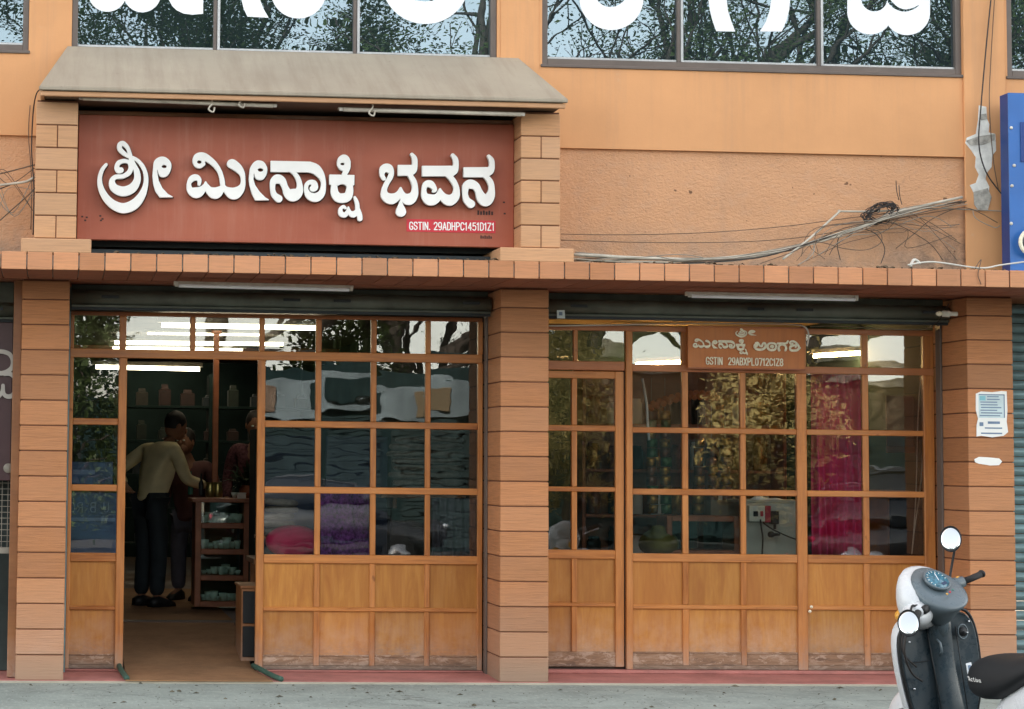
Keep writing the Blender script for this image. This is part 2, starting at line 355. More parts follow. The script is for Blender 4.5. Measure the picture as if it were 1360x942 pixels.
mk_hood()
def mk_ground(name, c, dirt, sc=3.0):
    t = NT(name, 0.85, 0.25)
    v = t.noise(t.scaled(1, 1, 1), sc, 8, 0.7); g = t.noise(t.scaled(1, 1, 1), sc * 18, 5, 0.7); st = t.noise(t.scaled(0.5, 2.2, 1), 2.3, 6, 0.65, 1.0)
    b = t.ramp(v, [(0.3, tuple(a * 0.72 for a in c)), (0.55, c), (0.75, tuple(min(1, a * 1.2) for a in c))])
    b = t.mix(t.ramp(st, [(0.5, 0.0), (0.75, 0.6)]), b, dirt)
    b = t.mix(t.ramp(g, [(0.55, 0.0), (0.72, 0.35)]), b, tuple(a * 0.5 for a in c))
    if name == 'concrete':
        w = t.nd('ShaderNodeVectorMath', operation='MULTIPLY_ADD'); nn = t.nd('ShaderNodeTexNoise'); t.L.new(t.pos, nn.inputs['Vector']); nn.inputs['Scale'].default_value = 3.0; t.L.new(nn.outputs['Color'], w.inputs[0]); w.inputs[1].default_value = (.35, .35, .35); t.L.new(t.pos, w.inputs[2])
        vo = t.nd('ShaderNodeTexVoronoi', feature='DISTANCE_TO_EDGE'); t.L.new(w.outputs[0], vo.inputs['Vector']); vo.inputs['Scale'].default_value = 0.75
        b = t.mix(t.ramp(vo.outputs['Distance'], [(0.0, 0.5), (0.006, 0.0)]), b, (0.07, 0.07, 0.06))
        sp = t.noise(t.scaled(1, 0.6, 1), 9, 6, 0.8); b = t.mix(t.ramp(sp, [(0.58, 0.0), (0.68, 0.4)]), b, (0.18, 0.20, 0.18)); s2 = t.noise(t.scaled(1, .25, 1), 40, 4, 0.8); b = t.mix(t.ramp(s2, [(0.54, 0.0), (0.7, 0.25)]), b, (0.18, 0.20, 0.18)); b = t.mix(t.ramp(s2, [(0.34, 0.4), (0.46, 0.0)]), b, (0.55, 0.60, 0.56))
        lt = t.noise(t.scaled(1.5, 0.7, 1, 0), 5, 6, 0.8); b = t.mix(t.ramp(lt, [(0.6, 0.0), (0.7, 0.5)]), b, (0.52, 0.52, 0.47))
    t.col(b); t.bump(g, 0.4, 0.006); return t.m
mk_ground('concrete', (0.34, 0.385, 0.345), (0.27, 0.31, 0.28), 2.2); mk_ground('asphalt', (0.045, 0.045, 0.043), (0.06, 0.057, 0.05), 2.0); mk_ground('dark_paving', (0.085, 0.08, 0.07), (0.06, 0.055, 0.05), 2.0)
mk_ground('red_floor', (0.50, 0.21, 0.18), (0.36, 0.20, 0.17), 4.0); mk_ground('earth', (0.20, 0.16, 0.11), (0.12, 0.11, 0.07), 0.6)
mk_ground('mat_brown', (0.33, 0.18, 0.09), (0.26, 0.15, 0.08), 5.0)
flat('mat_green', (0.05, 0.11, 0.08), 0.7); flat('cream_stone', (0.42, 0.38, 0.30), 0.8)
flat('cable_black', (0.035, 0.03, 0.028), 0.6); flat('cable_grey', (0.30, 0.27, 0.22), 0.6, var=0.3); flat('cable_white', (0.62, 0.60, 0.54), 0.5); flat('cable_brown', (0.13, 0.09, 0.06), 0.7)
flat('conduit', (0.50, 0.46, 0.38), 0.55, var=0.25, scale=9)
flat('blue_board', (0.02, 0.13, 0.42), 0.35, 0.5, 0, 0.1, 3); flat('blue_edge', (0.01, 0.05, 0.22), 0.4)
flat('plaster_bare', (0.82, 0.81, 0.75), 0.9, 0.1, 0, 0.25, 12, 0.5); flat('plaster_grey', (0.45, 0.43, 0.38), 0.95, 0.1, 0, 0.4, 25, 0.6)
flat('maroon_board', (0.06, 0.028, 0.03), 0.4); flat('pale_letter', (0.42, 0.40, 0.36), 0.55)
flat('debris', (0.12, 0.09, 0.06), 0.95, 0.1, 0, 0.5, 40)
def emit(name, c, s):
    m = bpy.data.materials.new(name); m.use_nodes = True; n = m.node_tree.nodes; n.clear()
    e = n.new('ShaderNodeEmission'); e.inputs[0].default_value = (*c, 1); e.inputs[1].default_value = s
    o = n.new('ShaderNodeOutputMaterial'); m.node_tree.links.new(e.outputs[0], o.inputs[0]); MAT[name] = m; return m
emit('tube_lit', (1.0, 0.87, 0.62), 3.6); emit('tube_lit_warm', (1.0, 0.62, 0.24), 55.0)
M = MAT

# ---------------------------------------------------------------- lettering: strokes -> contour -> solid letters
def stroke_field(items, x0, y0, nx, ny, h):
    gx, gy = np.meshgrid(x0 + h * np.arange(nx), y0 + h * np.arange(ny)); F = np.full(gx.shape, 1e3)
    for it in items:
        k = it[0]
        if k in ('s', '-s'):
            P = catmull(it[1], 6) if len(it[1]) > 2 else it[1]; D = np.full(gx.shape, 1e3)
            for (ax, ay, ar), (bx, by, br) in zip(P, P[1:]):
                dx, dy = bx - ax, by - ay; L2 = dx * dx + dy * dy + 1e-9
                t = np.clip(((gx - ax) * dx + (gy - ay) * dy) / L2, 0, 1)
                D = np.minimum(D, np.hypot(gx - ax - t * dx, gy - ay - t * dy) - (ar + t * (br - ar)))
        elif k in ('p', '-p'):
            P = it[1]; D = np.full(gx.shape, 1e3); ins = np.zeros(gx.shape, bool)
            for (ax, ay), (bx, by) in zip(P, P[1:] + P[:1]):
                dx, dy = bx - ax, by - ay; L2 = dx * dx + dy * dy + 1e-9
                t = np.clip(((gx - ax) * dx + (gy - ay) * dy) / L2, 0, 1)
                D = np.minimum(D, np.hypot(gx - ax - t * dx, gy - ay - t * dy))
                c = ((ay > gy) != (by > gy)) & (gx < (bx - ax) * (gy - ay) / (by - ay + 1e-12) + ax); ins ^= c
            D = np.where(ins, -D, D)
        else:  # 'e','-e' ellipse
            _, cx, cy, rx, ry = it; D = (np.hypot((gx - cx) / rx, (gy - cy) / ry) - 1) * min(rx, ry)
        F = np.maximum(F, -D) if k[0] == '-' else np.minimum(F, D)
    return F
def contours(F, x0, y0, h):
    F = np.pad(F, 1, constant_values=1e3); ny, nx = F.shape; ins = F < 0
    code = ins[:-1, :-1] * 1 + ins[:-1, 1:] * 2 + ins[1:, 1:] * 4 + ins[1:, :-1] * 8
    segs = {}
    def ip(a, b):
        fa, fb = max(min(F[a[1], a[0]], 2 * h), -2 * h), max(min(F[b[1], b[0]], 2 * h), -2 * h); t = fa / (fa - fb)
        return (x0 + h * (a[0] - 1 + t * (b[0] - a[0])), y0 + h * (a[1] - 1 + t * (b[1] - a[1])))
    T = {1: [(3, 0)], 2: [(0, 1)], 3: [(3, 1)], 4: [(1, 2)], 5: [(3, 0), (1, 2)], 6: [(0, 2)], 7: [(3, 2)], 8: [(2, 3)], 9: [(2, 0)], 10: [(0, 1), (2, 3)], 11: [(2, 1)], 12: [(1, 3)], 13: [(1, 0)], 14: [(0, 3)]}
    def ek(i, j, e): return {0: ('h', i, j), 1: ('v', i + 1, j), 2: ('h', i, j + 1), 3: ('v', i, j)}[e]
    def ev(k):
        return ip((k[1], k[2]), (k[1] + 1, k[2])) if k[0] == 'h' else ip((k[1], k[2]), (k[1], k[2] + 1))
    for j, i in zip(*np.nonzero((code > 0) & (code < 15))):
        for a, b in T[int(code[j, i])]: segs[ek(i, j, a)] = ek(i, j, b)
    loops = []
    while segs:
        s0 = next(iter(segs)); k = s0; L = []
        while k in segs: L.append(ev(k)); k = segs.pop(k)
        if len(L) > 6: loops.append(L)
    return loops
def glyph(name, items, f, depth, mat, parent, h=0.35, pad=3, out=0.0, bev=0.0, step=1):
    """items in photograph units; f(u, v) -> Vector on the sign's plane; depth pulls towards the street"""
    xs, ys = [], []
    for it in items:
        if it[0][0] == '-': continue
        if it[0] == 'e': xs += [it[1] - it[3], it[1] + it[3]]; ys += [it[2] - it[4], it[2] + it[4]]
        else:
            for p in it[1]:
                r = p[2] if len(p) > 2 else 0; xs += [p[0] - r, p[0] + r]; ys += [p[1] - r, p[1] + r]
    x0, x1, y0, y1 = min(xs) - pad, max(xs) + pad, min(ys) - pad, max(ys) + pad
    F = stroke_field(items, x0, y0, int((x1 - x0) / h) + 2, int((y1 - y0) / h) + 2, h) - out
    cu = bpy.data.curves.new(name, 'CURVE'); cu.dimensions = '2D'; cu.fill_mode = 'BOTH'; cu.extrude = depth / 2; cu.bevel_depth = bev
    for L in contours(F, x0, y0, h):
        if len(L) > 24 and step > 1: L = L[::step]
        sp = cu.splines.new('POLY'); sp.points.add(len(L) - 1); sp.use_cyclic_u = True
        for q, (u, v) in zip(sp.points, L):
            w = f(u, v); q.co = (w.x, w.z, 0, 1)
    tmp = bpy.data.objects.new('tmp', cu); COL.objects.link(tmp)
    dg = bpy.context.evaluated_depsgraph_get(); me = bpy.data.meshes.new_from_object(tmp.evaluated_get(dg)); bpy.data.objects.remove(tmp); bpy.data.curves.remove(cu)
    Y = f(x0, y0).y
    me.transform(Matrix(((1, 0, 0, 0), (0, 0, 1, Y - depth / 2), (0, 1, 0, 0), (0, 0, 0, 1)))); me.flip_normals()
    me.name = name
    return place(name, me, parent, mat)
def zt(ox, oy, k, items):
    o = []
    for it in items:
        if it[0] in ('s', '-s'): o.append((it[0], [(ox + a / k, oy + b / k, r / k) for a, b, r in it[1]]))
        elif it[0] in ('p', '-p'): o.append((it[0], [(ox + a / k, oy + b / k) for a, b in it[1]]))
        else: o.append((it[0], ox + it[1] / k, oy + it[2] / k, it[3] / k, it[4] / k))
    return o
def remap(items, src, dst, thick=1.0):
    sx = (dst[2] - dst[0]) / (src[2] - src[0]); sy = (dst[3] - dst[1]) / (src[3] - src[1]); o = []
    fx = lambda a: dst[0] + (a - src[0]) * sx; fy = lambda b: dst[1] + (b - src[1]) * sy; sr = thick * math.sqrt(sx * sy)
    for it in items:
        if it[0] in ('s', '-s'): o.append((it[0], [(fx(a), fy(b), r * sr) for a, b, r in it[1]]))
        elif it[0] in ('p', '-p'): o.append((it[0], [(fx(a), fy(b)) for a, b in it[1]]))
        else: o.append((it[0], fx(it[1]), fy(it[2]), it[3] * sx, it[4] * sy))
    return o
def text_mesh(name, body, x, z, y, width, height, mat, parent, bold=0.0, depth=0.002, mirror=False):
    cu = bpy.data.curves.new(name, 'FONT'); cu.body = body; cu.offset = bold; cu.extrude = 0.0
    cu.size = 1.0; tmp = bpy.data.objects.new('tmp', cu); COL.objects.link(tmp)
    dg = bpy.context.evaluated_depsgraph_get(); dg.update(); me = bpy.data.meshes.new_from_object(tmp.evaluated_get(dg)); bpy.data.objects.remove(tmp); bpy.data.curves.remove(cu)
    xs = [v.co.x for v in me.vertices]; ys = [v.co.y for v in me.vertices]
    a, b, c, d = min(xs), max(xs), min(ys), max(ys)
    for v in me.vertices:
        px = (v.co.x - a) / (b - a); py = (v.co.y - c) / (d - c)
        if mirror: px = 1 - px
        v.co = (x + px * width, y, z + py * height)
    me.name = name
    return place(name, me, parent, mat)
FONT = {  # strokes on a 0..10 by 0..16 cell, y down
 'G': [[(9.2,4,1),(7.5,1.6,1),(4.8,1,1),(2,2.5,1),(1,8,1),(2,13.5,1),(5,15,1),(8.2,14.3,1),(9,13,1),(9,9,1)],[(9,9,1),(6,9,1)]],
 'S': [[(9,4,1),(7.8,1.6,1),(5,1,1),(2,2,1),(1.2,4.6,1),(2.6,6.9,1),(7,8.8,1),(9,11.4,1),(7.8,14,1),(5,15,1),(2.2,14.2,1),(1,12,1)]],
 'T': [[(0.8,1.2,1),(9.2,1.2,1)],[(5,1.2,1),(5,15,1)]], 'I': [[(5,1,1),(5,15,1)]], 'N': [[(1.3,15,1),(1.3,1,1)],[(1.3,1,1),(8.7,15,1)],[(8.7,15,1),(8.7,1,1)]],
 '.': [[(5,14.6,1.3),(5.01,14.6,1.3)]], '2': [[(1.2,4,1),(2.4,1.8,1),(5,1,1),(8,2,1),(8.8,4.8,1),(7,8.4,1),(1.4,14.9,1)],[(1.4,14.9,1),(9,14.9,1)]],
 '9': [[(8.9,5.5,1),(7.8,9,1),(5,10,1),(2,9,1),(1,5.5,1),(2,2,1),(5,1,1),(7.8,2,1),(8.9,5.5,1),(8.6,11,1),(6.6,14.6,1),(2.5,14.8,1)]],
 'A': [[(0.8,15,1),(5,1,1)],[(5,1,1),(9.2,15,1)],[(2.6,10.5,.9),(7.4,10.5,.9)]], 'D': [[(1.3,1,1),(1.3,15,1)],[(1.3,1,1),(5,1,1),(8.3,3,1),(9,8,1),(8.3,13,1),(5,15,1),(1.3,15,1)]],
 'H': [[(1.3,1,1),(1.3,15,1)],[(8.7,1,1),(8.7,15,1)],[(1.3,8,1),(8.7,8,1)]], 'P': [[(1.3,1,1),(1.3,15,1)],[(1.3,1,1),(6,1,1),(8.8,3,1),(8.8,6,1),(6,8.4,1),(1.3,8.4,1)]],
 'C': [[(9.2,4,1),(7.5,1.6,1),(4.8,1,1),(2,2.5,1),(1,8,1),(2,13.5,1),(5,15,1),(7.7,14.3,1),(9.2,12,1)]], '1': [[(2.5,4,1),(5.5,1,1)],[(5.5,1,1),(5.5,15,1)]],
 '4': [[(7,15,1),(7,1,1)],[(7,1,1),(1,11,1)],[(1,11,1),(9.4,11,1)]], '5': [[(8.6,1.2,1),(2,1.2,1)],[(2,1.2,1),(1.6,7.4,1)],[(1.6,7.4,1),(5,6.2,1),(8.4,7.6,1),(9,11,1),(7.6,14.2,1),(4.6,15,1),(1.2,13.6,1)]],
 'Z': [[(1,1.2,1),(9,1.2,1)],[(9,1.2,1),(1,14.9,1)],[(1,14.9,1),(9,14.9,1)]], 'B': [[(1.3,1,1),(1.3,15,1)],[(1.3,1,1),(6,1,1),(8.4,2.8,1),(8.2,6,1),(5.6,7.7,1),(1.3,7.7,1)],[(5.6,7.7,1),(8.6,9,1),(9,12,1),(7.6,14.6,1),(5,15,1),(1.3,15,1)]],
 'X': [[(1,1,1),(9,15,1)],[(9,1,1),(1,15,1)]], 'L': [[(1.6,1,1),(1.6,15,1)],[(1.6,15,1),(9,15,1)]], '0': [[(5,1,1),(2,2.5,1),(1.1,8,1),(2,13.5,1),(5,15,1),(8,13.5,1),(8.9,8,1),(8,2.5,1),(5,1,1)]],
 '7': [[(1,1.2,1),(9,1.2,1)],[(9,1.2,1),(4,15,1)]], '8': [[(5,7.6,1),(2,6.4,1),(1.8,3,1),(5,1,1),(8.2,3,1),(8,6.4,1),(5,7.6,1),(1.6,9.4,1),(1.4,13.2,1),(5,15,1),(8.6,13.2,1),(8.4,9.4,1),(5,7.6,1)]],
 'U': [[(1.3,1,1),(1.3,11,1),(2.4,14.2,1),(5,15,1),(7.6,14.2,1),(8.7,11,1),(8.7,1,1)]], 'R': [[(1.3,1,1),(1.3,15,1)],[(1.3,1,1),(6,1,1),(8.8,3,1),(8.6,6,1),(6,8,1),(1.3,8,1)],[(5,8,1),(9.2,15,1)]],
 'O': [[(5,1,1),(2,2.5,1),(1.1,8,1),(2,13.5,1),(5,15,1),(8,13.5,1),(8.9,8,1),(8,2.5,1),(5,1,1)]],
 'c': [[(8.5,8,.9),(6,6.2,.9),(2.6,7.6,.9),(1.6,11,.9),(3,14.4,.9),(6,14.8,.9),(9,13,.7)]], 't': [[(6,2.5,.9),(3.6,12,.9),(4.6,14.8,.9),(7.5,14,.7)],[(2,6.5,.7),(9,6,.7)]],
 'i': [[(5.5,6.5,.9),(4,12.5,.9),(5,14.8,.9),(7,14,.7)],[(6.6,3,.9),(6.7,3,.9)]], 'v': [[(2,7,.9),(3,13,.9),(4.4,14.6,.9),(7.4,11,.9),(9,6.4,.7)]], 'a': [[(8.2,7.6,.9),(5,6.4,.9),(2,9,.9),(1.6,13,.9),(3.6,14.8,.9),(6.6,12.6,.9),(8.2,7,.9)],[(8.2,7,.9),(7.2,12.6,.9),(8.8,14.6,.7)]]}
def text_items(txt, u0, v0, u1, v1, bold=1.0, gap=2.2, mirror=False, slope=0.0):
    n = sum({'I': 3.2, '.': 3.5, ' ': 6, '1': 6.4, 'i': 4.6}.get(c, 10) + gap for c in txt) - gap; x = 0; out = []
    sx = (u1 - u0) / n; sy = (v1 - v0) / 16
    for c in txt:
        w = {'I': 3.2, '.': 3.5, ' ': 6, '1': 6.4, 'i': 4.6}.get(c, 10); ox = x - {'I': 3.4, '.': 3.2, '1': 1.8, 'i': 2.4}.get(c, 0)
        g = []
        for st in FONT.get(c, []):
            P = []
            for a, b, r in st:
                t = (ox + a) * sx; t = (u1 - u0) - t if mirror else t
                P.append((u0 + t, v0 + b * sy + slope * t, r * bold * (sx + sy) / 2))
            g.append(('s', P))
        if g: out.append(g)
        x += w + gap
    return out
G1 = zt(120, 160, 6.729, [
 ('s', [(140,400,11),(103,450,15),(82,530,18),(97,620,24),(145,705,31),(215,765,38),(300,790,43),(390,755,42),(455,680,32),(490,590,21),(495,500,17),(470,425,16),(430,372,14),(385,342,12),(350,330,9)]),
 ('s', [(272,450,22),(250,452,24),(236,425,20),(252,385,18),(300,368,16),(345,378,14)]),
 ('s', [(345,378,14),(360,420,18),(345,470,20),(290,505,17),(222,512,18),(192,550,23),(212,608,34),(290,640,41),(370,612,38),(415,545,30),(415,470,24),(388,405,18),(362,350,17),(350,300,15),(328,245,16),(290,213,20),(262,225,20),(262,262,20),(295,298,18),(335,325,13)])])
G2 = zt(120, 160, 6.729, [
 ('s', [(590,430,28),(605,385,36),(645,370,38),(680,395,36),(684,430,34),(655,468,42),(625,470,30)]),
 ('e', 645, 420, 60, 70), ('p', [(562,430),(556,500),(562,570),(580,635),(620,692),(735,690),(690,665),(640,612),(607,545),(595,480),(600,440)]),
 ('-e', 658, 418, 25, 17), ('-s', [(597,450,5),(604,482,6),(618,505,5)])])
G3 = zt(240, 190, 9.42, [
 ('s', [(275,270,26),(225,290,33),(182,245,33),(205,185,42),(275,175,44),(350,215,38),(420,275,32),(475,350,26),(505,430,25),(518,500,27),(525,550,22)]),
 ('e', 225, 245, 72, 76), ('-e', 230, 246, 32, 25), 
 ('s', [(228,522,17),(228,470,24),(190,438,34),(135,455,34),(100,520,24),(118,600,38),(190,630,64),(255,600,46),(295,545,22),(307,495,6)]),
 ('s', [(307,495,6),(325,550,24),(360,605,46),(425,635,68),(480,605,50),(515,560,24),(528,530,12)]),
 ('s', [(530,530,12),(550,570,22),(590,610,46),(660,640,71),(730,600,52),(768,540,32),(776,470,24),(762,390,32),(715,325,48),(650,275,56),(630,268,52)])])
G4 = zt(240, 190, 9.42, [
 ('s', [(890,400,32),(905,330,38),(965,285,56),(1020,320,50),(1025,370,46),(995,410,58)]), ('e', 985, 350, 88, 118),
 ('p', [(856,400),(850,460),(862,545),(890,645),(930,723),(1098,720),(1050,690),(980,620),(925,540),(903,470),(905,400)]),
 ('-e', 993, 345, 38, 26), ('-s', [(912,395,8),(918,435,10),(938,465,8)])])
G5 = zt(340, 200, 9.067, [
 ('p', [(174,135),(650,145),(650,268),(174,262)]),
 ('s', [(640,207,61),(710,232,58),(765,290,44),(800,360,28),(806,430,26),(790,510,36),(745,560,48),(690,573,49),(630,545,38),(598,480,22),(605,420,22),(640,390,24),(690,400,32),(700,450,38),(680,465,36)]),
 ('s', [(268,588,42),(215,540,32),(195,465,26),(205,380,36),(255,350,52),(310,375,42),(345,450,34),(380,520,50),(440,545,72),(505,510,50),(522,430,30),(500,345,26),(460,285,22),(420,258,15)])])
G6 = zt(340, 200, 9.067, [
 ('e', 1050, 155, 78, 95), ('s', [(1092,150,38),(1090,220,34),(1060,290,28)]), ('-e', 1035, 170, 29, 19), ('-s', [(1000,262,10),(1030,268,10),(1040,262,4)]),
 ('p', [(880,300),(1175,306),(1173,420),(1130,432),(930,426),(880,412)]),
 ('s', [(935,440,34),(942,520,44),(980,570,52),(1035,580,54),(1090,565,52),(1118,510,42),(1122,440,36)]), ('-e', 1030, 455, 58, 46)])
G6b = zt(340, 200, 9.067, [
 ('s', [(1070,700,12),(1045,682,16),(1010,715,20),(1020,768,28),(1060,782,28),(1096,745,20),(1105,690,7)]),
 ('s', [(1105,690,7),(1122,752,22),(1165,775,36),(1208,740,24),(1215,680,22),(1203,620,20),(1182,570,12)]), ('s', [(1215,700,22),(1238,780,29),(1245,828,27)])])
G7 = zt(495, 195, 8.0, [
 ('s', [(112,345,18),(92,300,22),(110,240,38),(160,235,42),(190,280,26),(180,330,25),(140,400,24),(115,470,27),(128,530,42),(185,560,54),(240,540,42),(275,495,24),(290,445,8)]),
 ('s', [(290,445,8),(305,500,22),(332,550,45),(385,563,57),(432,515,40),(442,440,28),(428,375,27),(395,320,22),(370,300,12)]),
 ('p', [(262,203),(420,203),(420,312),(262,312)]), ('s', [(408,88,15),(436,130,24),(440,190,26),(425,250,34),(398,278,32)]),
 ('s', [(290,572,3),(291,630,24),(293,695,52)])])
G8 = zt(495, 195, 8.0, [
 ('p', [(520,212),(850,212),(850,318),(520,318)]), ('s', [(842,97,17),(870,140,24),(876,200,26),(860,260,34),(830,285,30)]),
 ('s', [(770,300,16),(815,330,24),(855,380,26),(882,450,27),(870,530,42),(812,575,55),(752,550,42),(722,500,22),(708,455,7)]),
 ('s', [(708,455,7),(690,515,24),(660,560,46),(600,570,56),(548,530,34),(538,460,22),(560,405,30),(605,402,34),(643,440,24),(652,468,18),(638,478,12)])])
G9 = zt(495, 195, 8.0, [
 ('p', [(960,228),(1225,226),(1225,328),(960,328)]), ('s', [(1224,107,15),(1252,148,24),(1258,205,26),(1243,262,33),(1210,288,30)]),
 ('s', [(1035,615,40),(990,570,32),(974,500,26),(985,425,36),(1030,403,46),(1085,425,38),(1118,480,34),(1145,540,48),(1192,577,60),(1240,530,45),(1256,450,28),(1242,382,27),(1205,335,22),(1165,312,12)])])
MAINSIGN = [G1, G2, G3, G4, G5, G6 + G6b, G7, G8, G9]

# ================================================================ THE SETTING
tag(box('road', -60, 60, -60, -1.75, -0.4, -0.12, M['asphalt'], None, 0), kind='structure')
tag(box('ground', -400, 400, -400, 400, -1.0, -0.41, M['earth'], None, 0), kind='structure')
tag(box('pavement', -14, 22, -1.75, -0.03, -0.3, 0.046, M['concrete'], None, 0.01), kind='structure')
tag(box('far_pavement', -60, 60, -60, -27.5, -0.45, 0.02, M['dark_paving'], None, 0), kind='structure')
sl = MB()
prof = [(-0.03, 0.028), (-0.03, 0.056), (-0.022, 0.062), (0.62, 0.078), (0.62, -0.2), (-0.03, -0.2)]
sl.prism(prof, -3.0, 14.0, lambda a, b, d: (d, a, b))
step = sl.build('step', M['red_floor']); tag(step, kind='structure')
tag(MB().box(-3, 14, -0.040, -0.0315, 0.03, 0.060, 0.002).build('step_edge', M['cream_stone']), kind='structure')

lt = MB(); rl = random.Random(12)
for k in range(600):
    x, y = rl.uniform(-.6, 7.2), rl.uniform(-1.7, -.06) ** 1 if True else 0; s_ = rl.choice([rl.uniform(.002, .006)] * 9 + [rl.uniform(.008, .02)]); a = rl.uniform(0, 6.28)
    vs = [lt.bm.verts.new((x + math.cos(a + q) * s_ * m_, y + math.sin(a + q) * s_ * m_, .0465 + (h_ * s_))) for q, m_, h_ in ((0, 1.6, .1), (1.5, .8, .5), (3.1, 1.5, .2), (4.6, .7, .1))]; tp_ = lt.bm.verts.new((x, y, .0465 + s_ * .8))
    for q in range(4): lt.bm.faces.new((vs[q], vs[(q + 1) % 4], tp_))
flat('grit', (0.12, 0.11, 0.08), 0.95, 0.1, 0, 0.6, 30); tag(lt.build('grit', M['grit']), 'scattered grit and leaf crumbs on the grey pavement', 'grit', kind='stuff')
B = empty('shop_building'); tag(B, 'orange painted two storey building with a tiled ledge, tiled pillars and glazed timber shopfronts', 'building')
# ---- pillars: courses of streaked tile round a dark core
PIL = [(-0.242, 0.082), (3.068, 3.407), (6.400, 6.732)]
for px0, px1 in PIL:
    core = box('pillar', px0 + 0.008, px1 - 0.008, 0.008, 0.62, 0.03, 2.775, M['joint'], B, 0)
    z = 0.062
    k = 0
    while z < 2.75:
        h = 0.172; z1 = min(z + h - 0.008, 2.765)
        j = random.uniform(-0.0012, 0.0012)
        box('tile', px0 + j, px1 + j, 0 + j, 0.612, z, z1, M['pillar_tile'], core, 0.004)
        z += h; k += 1
# strips that close the reveals
box('door_guide', 0.0825, 0.094, 0.44, 0.53, 0.07, 2.76, M['shutter_teal'], B, 0.002)
box('door_guide', 3.056, 3.0665, 0.44, 0.53, 0.07, 2.76, M['frame_grey'], B, 0.002)
box('door_guide', 6.385, 6.399, 0.44, 0.53, 0.07, 2.76, M['frame_grey'], B, 0.002)
# ---- ledge with its facing tiles and soffit tiles
led = box('ledge', -3.2, 10, -0.785, 0.03, 2.79, 2.872, M['concrete'], B, 0)
pitch = 0.1684; x = -0.204 - pitch * 6
while x < 8.6:
    j = random.uniform(-0.002, 0.002); tw = random.uniform(-0.0015, 0.0015)
    box('tile', x + 0.004, x + pitch - 0.004, -0.802 + j, -0.785, 2.775 + tw, 2.889 + tw, M['ledge_tile'], led, 0.003)
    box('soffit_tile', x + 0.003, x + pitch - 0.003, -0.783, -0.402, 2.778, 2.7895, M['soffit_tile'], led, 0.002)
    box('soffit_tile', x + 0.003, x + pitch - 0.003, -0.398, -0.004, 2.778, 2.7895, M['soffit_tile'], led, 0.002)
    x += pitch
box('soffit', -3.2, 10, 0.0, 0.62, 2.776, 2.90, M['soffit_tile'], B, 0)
# ---- upper wall with window openings, its unseen top raised high to shade the road
WIN = [(-3.6, -0.231), (0.064, 3.037), (3.358, 6.392), (6.723, 9.9)]
ZS, ZT = 4.355, 5.95
uw = MB(); xs = [-6.0]
for a, b in WIN: xs += [a, b]
xs.append(12.0)
for i in range(0, len(xs), 2): uw.box(xs[i], xs[i + 1], 0.0, 0.30, 3.765, 20)
for a, b in WIN:
    uw.box(a, b, 0.0, 0.30, 3.765, ZS); uw.box(a, b, 0.0, 0.30, ZT, 20)
uw.build('wall', M['wall_paint'], B)
box('wall', -6, 12, 0.028, 0.30, 2.872, 3.764, M['wall_rough'], B, 0)
box('pilaster', 6.395, 6.70, -0.022, -0.001, 2.89, 19.9, M['wall_paint'], B, 0.004)
box('pilaster', 3.062, 3.335, -0.006, -0.001, 3.77, 19.9, M['wall_paint'], B, 0.002)
box('roof_slab', -6.1, 12.1, -0.5, 14.2, 20.01, 20.3, M['concrete'], B, 0.01)
box('side_wall', -6, -5.8, 0.31, 14, 0.05, 20, M['wall_paint'], B, 0); box('side_wall', 11.8, 12, 0.31, 14, 0.05, 20, M['wall_paint'], B, 0)
box('back_wall', -6, 12, 14.01, 14.2, 0.05, 20, M['dark_room'], B, 0)
box('upper_floor', -5.8, 11.8, 0.31, 14.0, 2.93, 3.1, M['dark_room'], B, 0)
# ---- upper windows: outer frame, mullions, panes, letters stuck on the glass
GL = []   # glyph items for the panes
k = 4.857; E0 = lambda L: zt(100, 0, 4.857, L); F0 = lambda L: zt(380, 0, 4.533, L); G0 = lambda L: zt(740, 0, 5.231, L); H0 = lambda L: zt(1000, 0, 5.231, L)
UP1 = [E0([('e', 207, -47, 124, 124), ('e', 432, -41, 121, 121), ('p', [(90, -90), (545, -90), (545, -30), (90, -30)]), ('s', [(560, -60, 30), (640, -60, 30)]),
           ('p', [(600, -90), (604, 0), (625, 40), (655, 68), (700, 89), (755, 96), (825, 90), (825, -90)])]),
       E0([('p', [(1062, -90), (1072, 0), (1087, 60), (1110, 108), (1248, 116), (1215, 60), (1192, 0), (1188, -90)])]) ,
       [('e', 396.5, -12.2, 36.9, 36.9), ('-e', 396, -22, 16, 12)],
       [('e', 565, -26.9, 58.9, 58.9), ('-e', 565, -26, 38, 28)]]
UP2 = [[('e', 812, -2.5, 42.6, 42.6), ('-e', 811, -12.5, 22, 22)],
       G0([('p', [(1042, -90), (1050, 0), (1060, 70), (1080, 150), (1105, 218), (1237, 220), (1208, 145), (1185, 70), (1178, 0), (1182, -90)])]),
       H0([('p', [(130, -90), (126, 0), (115, 80), (90, 150), (48, 220), (200, 220), (232, 145), (252, 70), (258, 0), (258, -90)])]),
       H0([('e', 815, 82, 160, 158), ('e', 1070, 87, 160, 158), ('p', [(655, -90), (1230, -90), (1230, 87), (655, 82)]), ('-e', 843, -8, 90, 88),
           ('-s', [(935, -20, 6), (955, 20, 13), (1000, 58, 11), (1055, 74, 8), (1110, 62, 6), (1150, 40, 3)]), ('-p', [(915, 240), (938, 178), (942, 178), (962, 240)])])]
UPX = {0: [], 1: UP1, 2: UP2, 3: []}
MUL = {0: [-0.231 - 1.0, -0.231 - 2.0], 1: [W(287.5, 60, .05).x, W(473, 70, .05).x], 2: [W(902.5, 80, .05).x, W(1088.5, 85, .05).x], 3: [6.723 + 1.05, 6.723 + 2.1]}
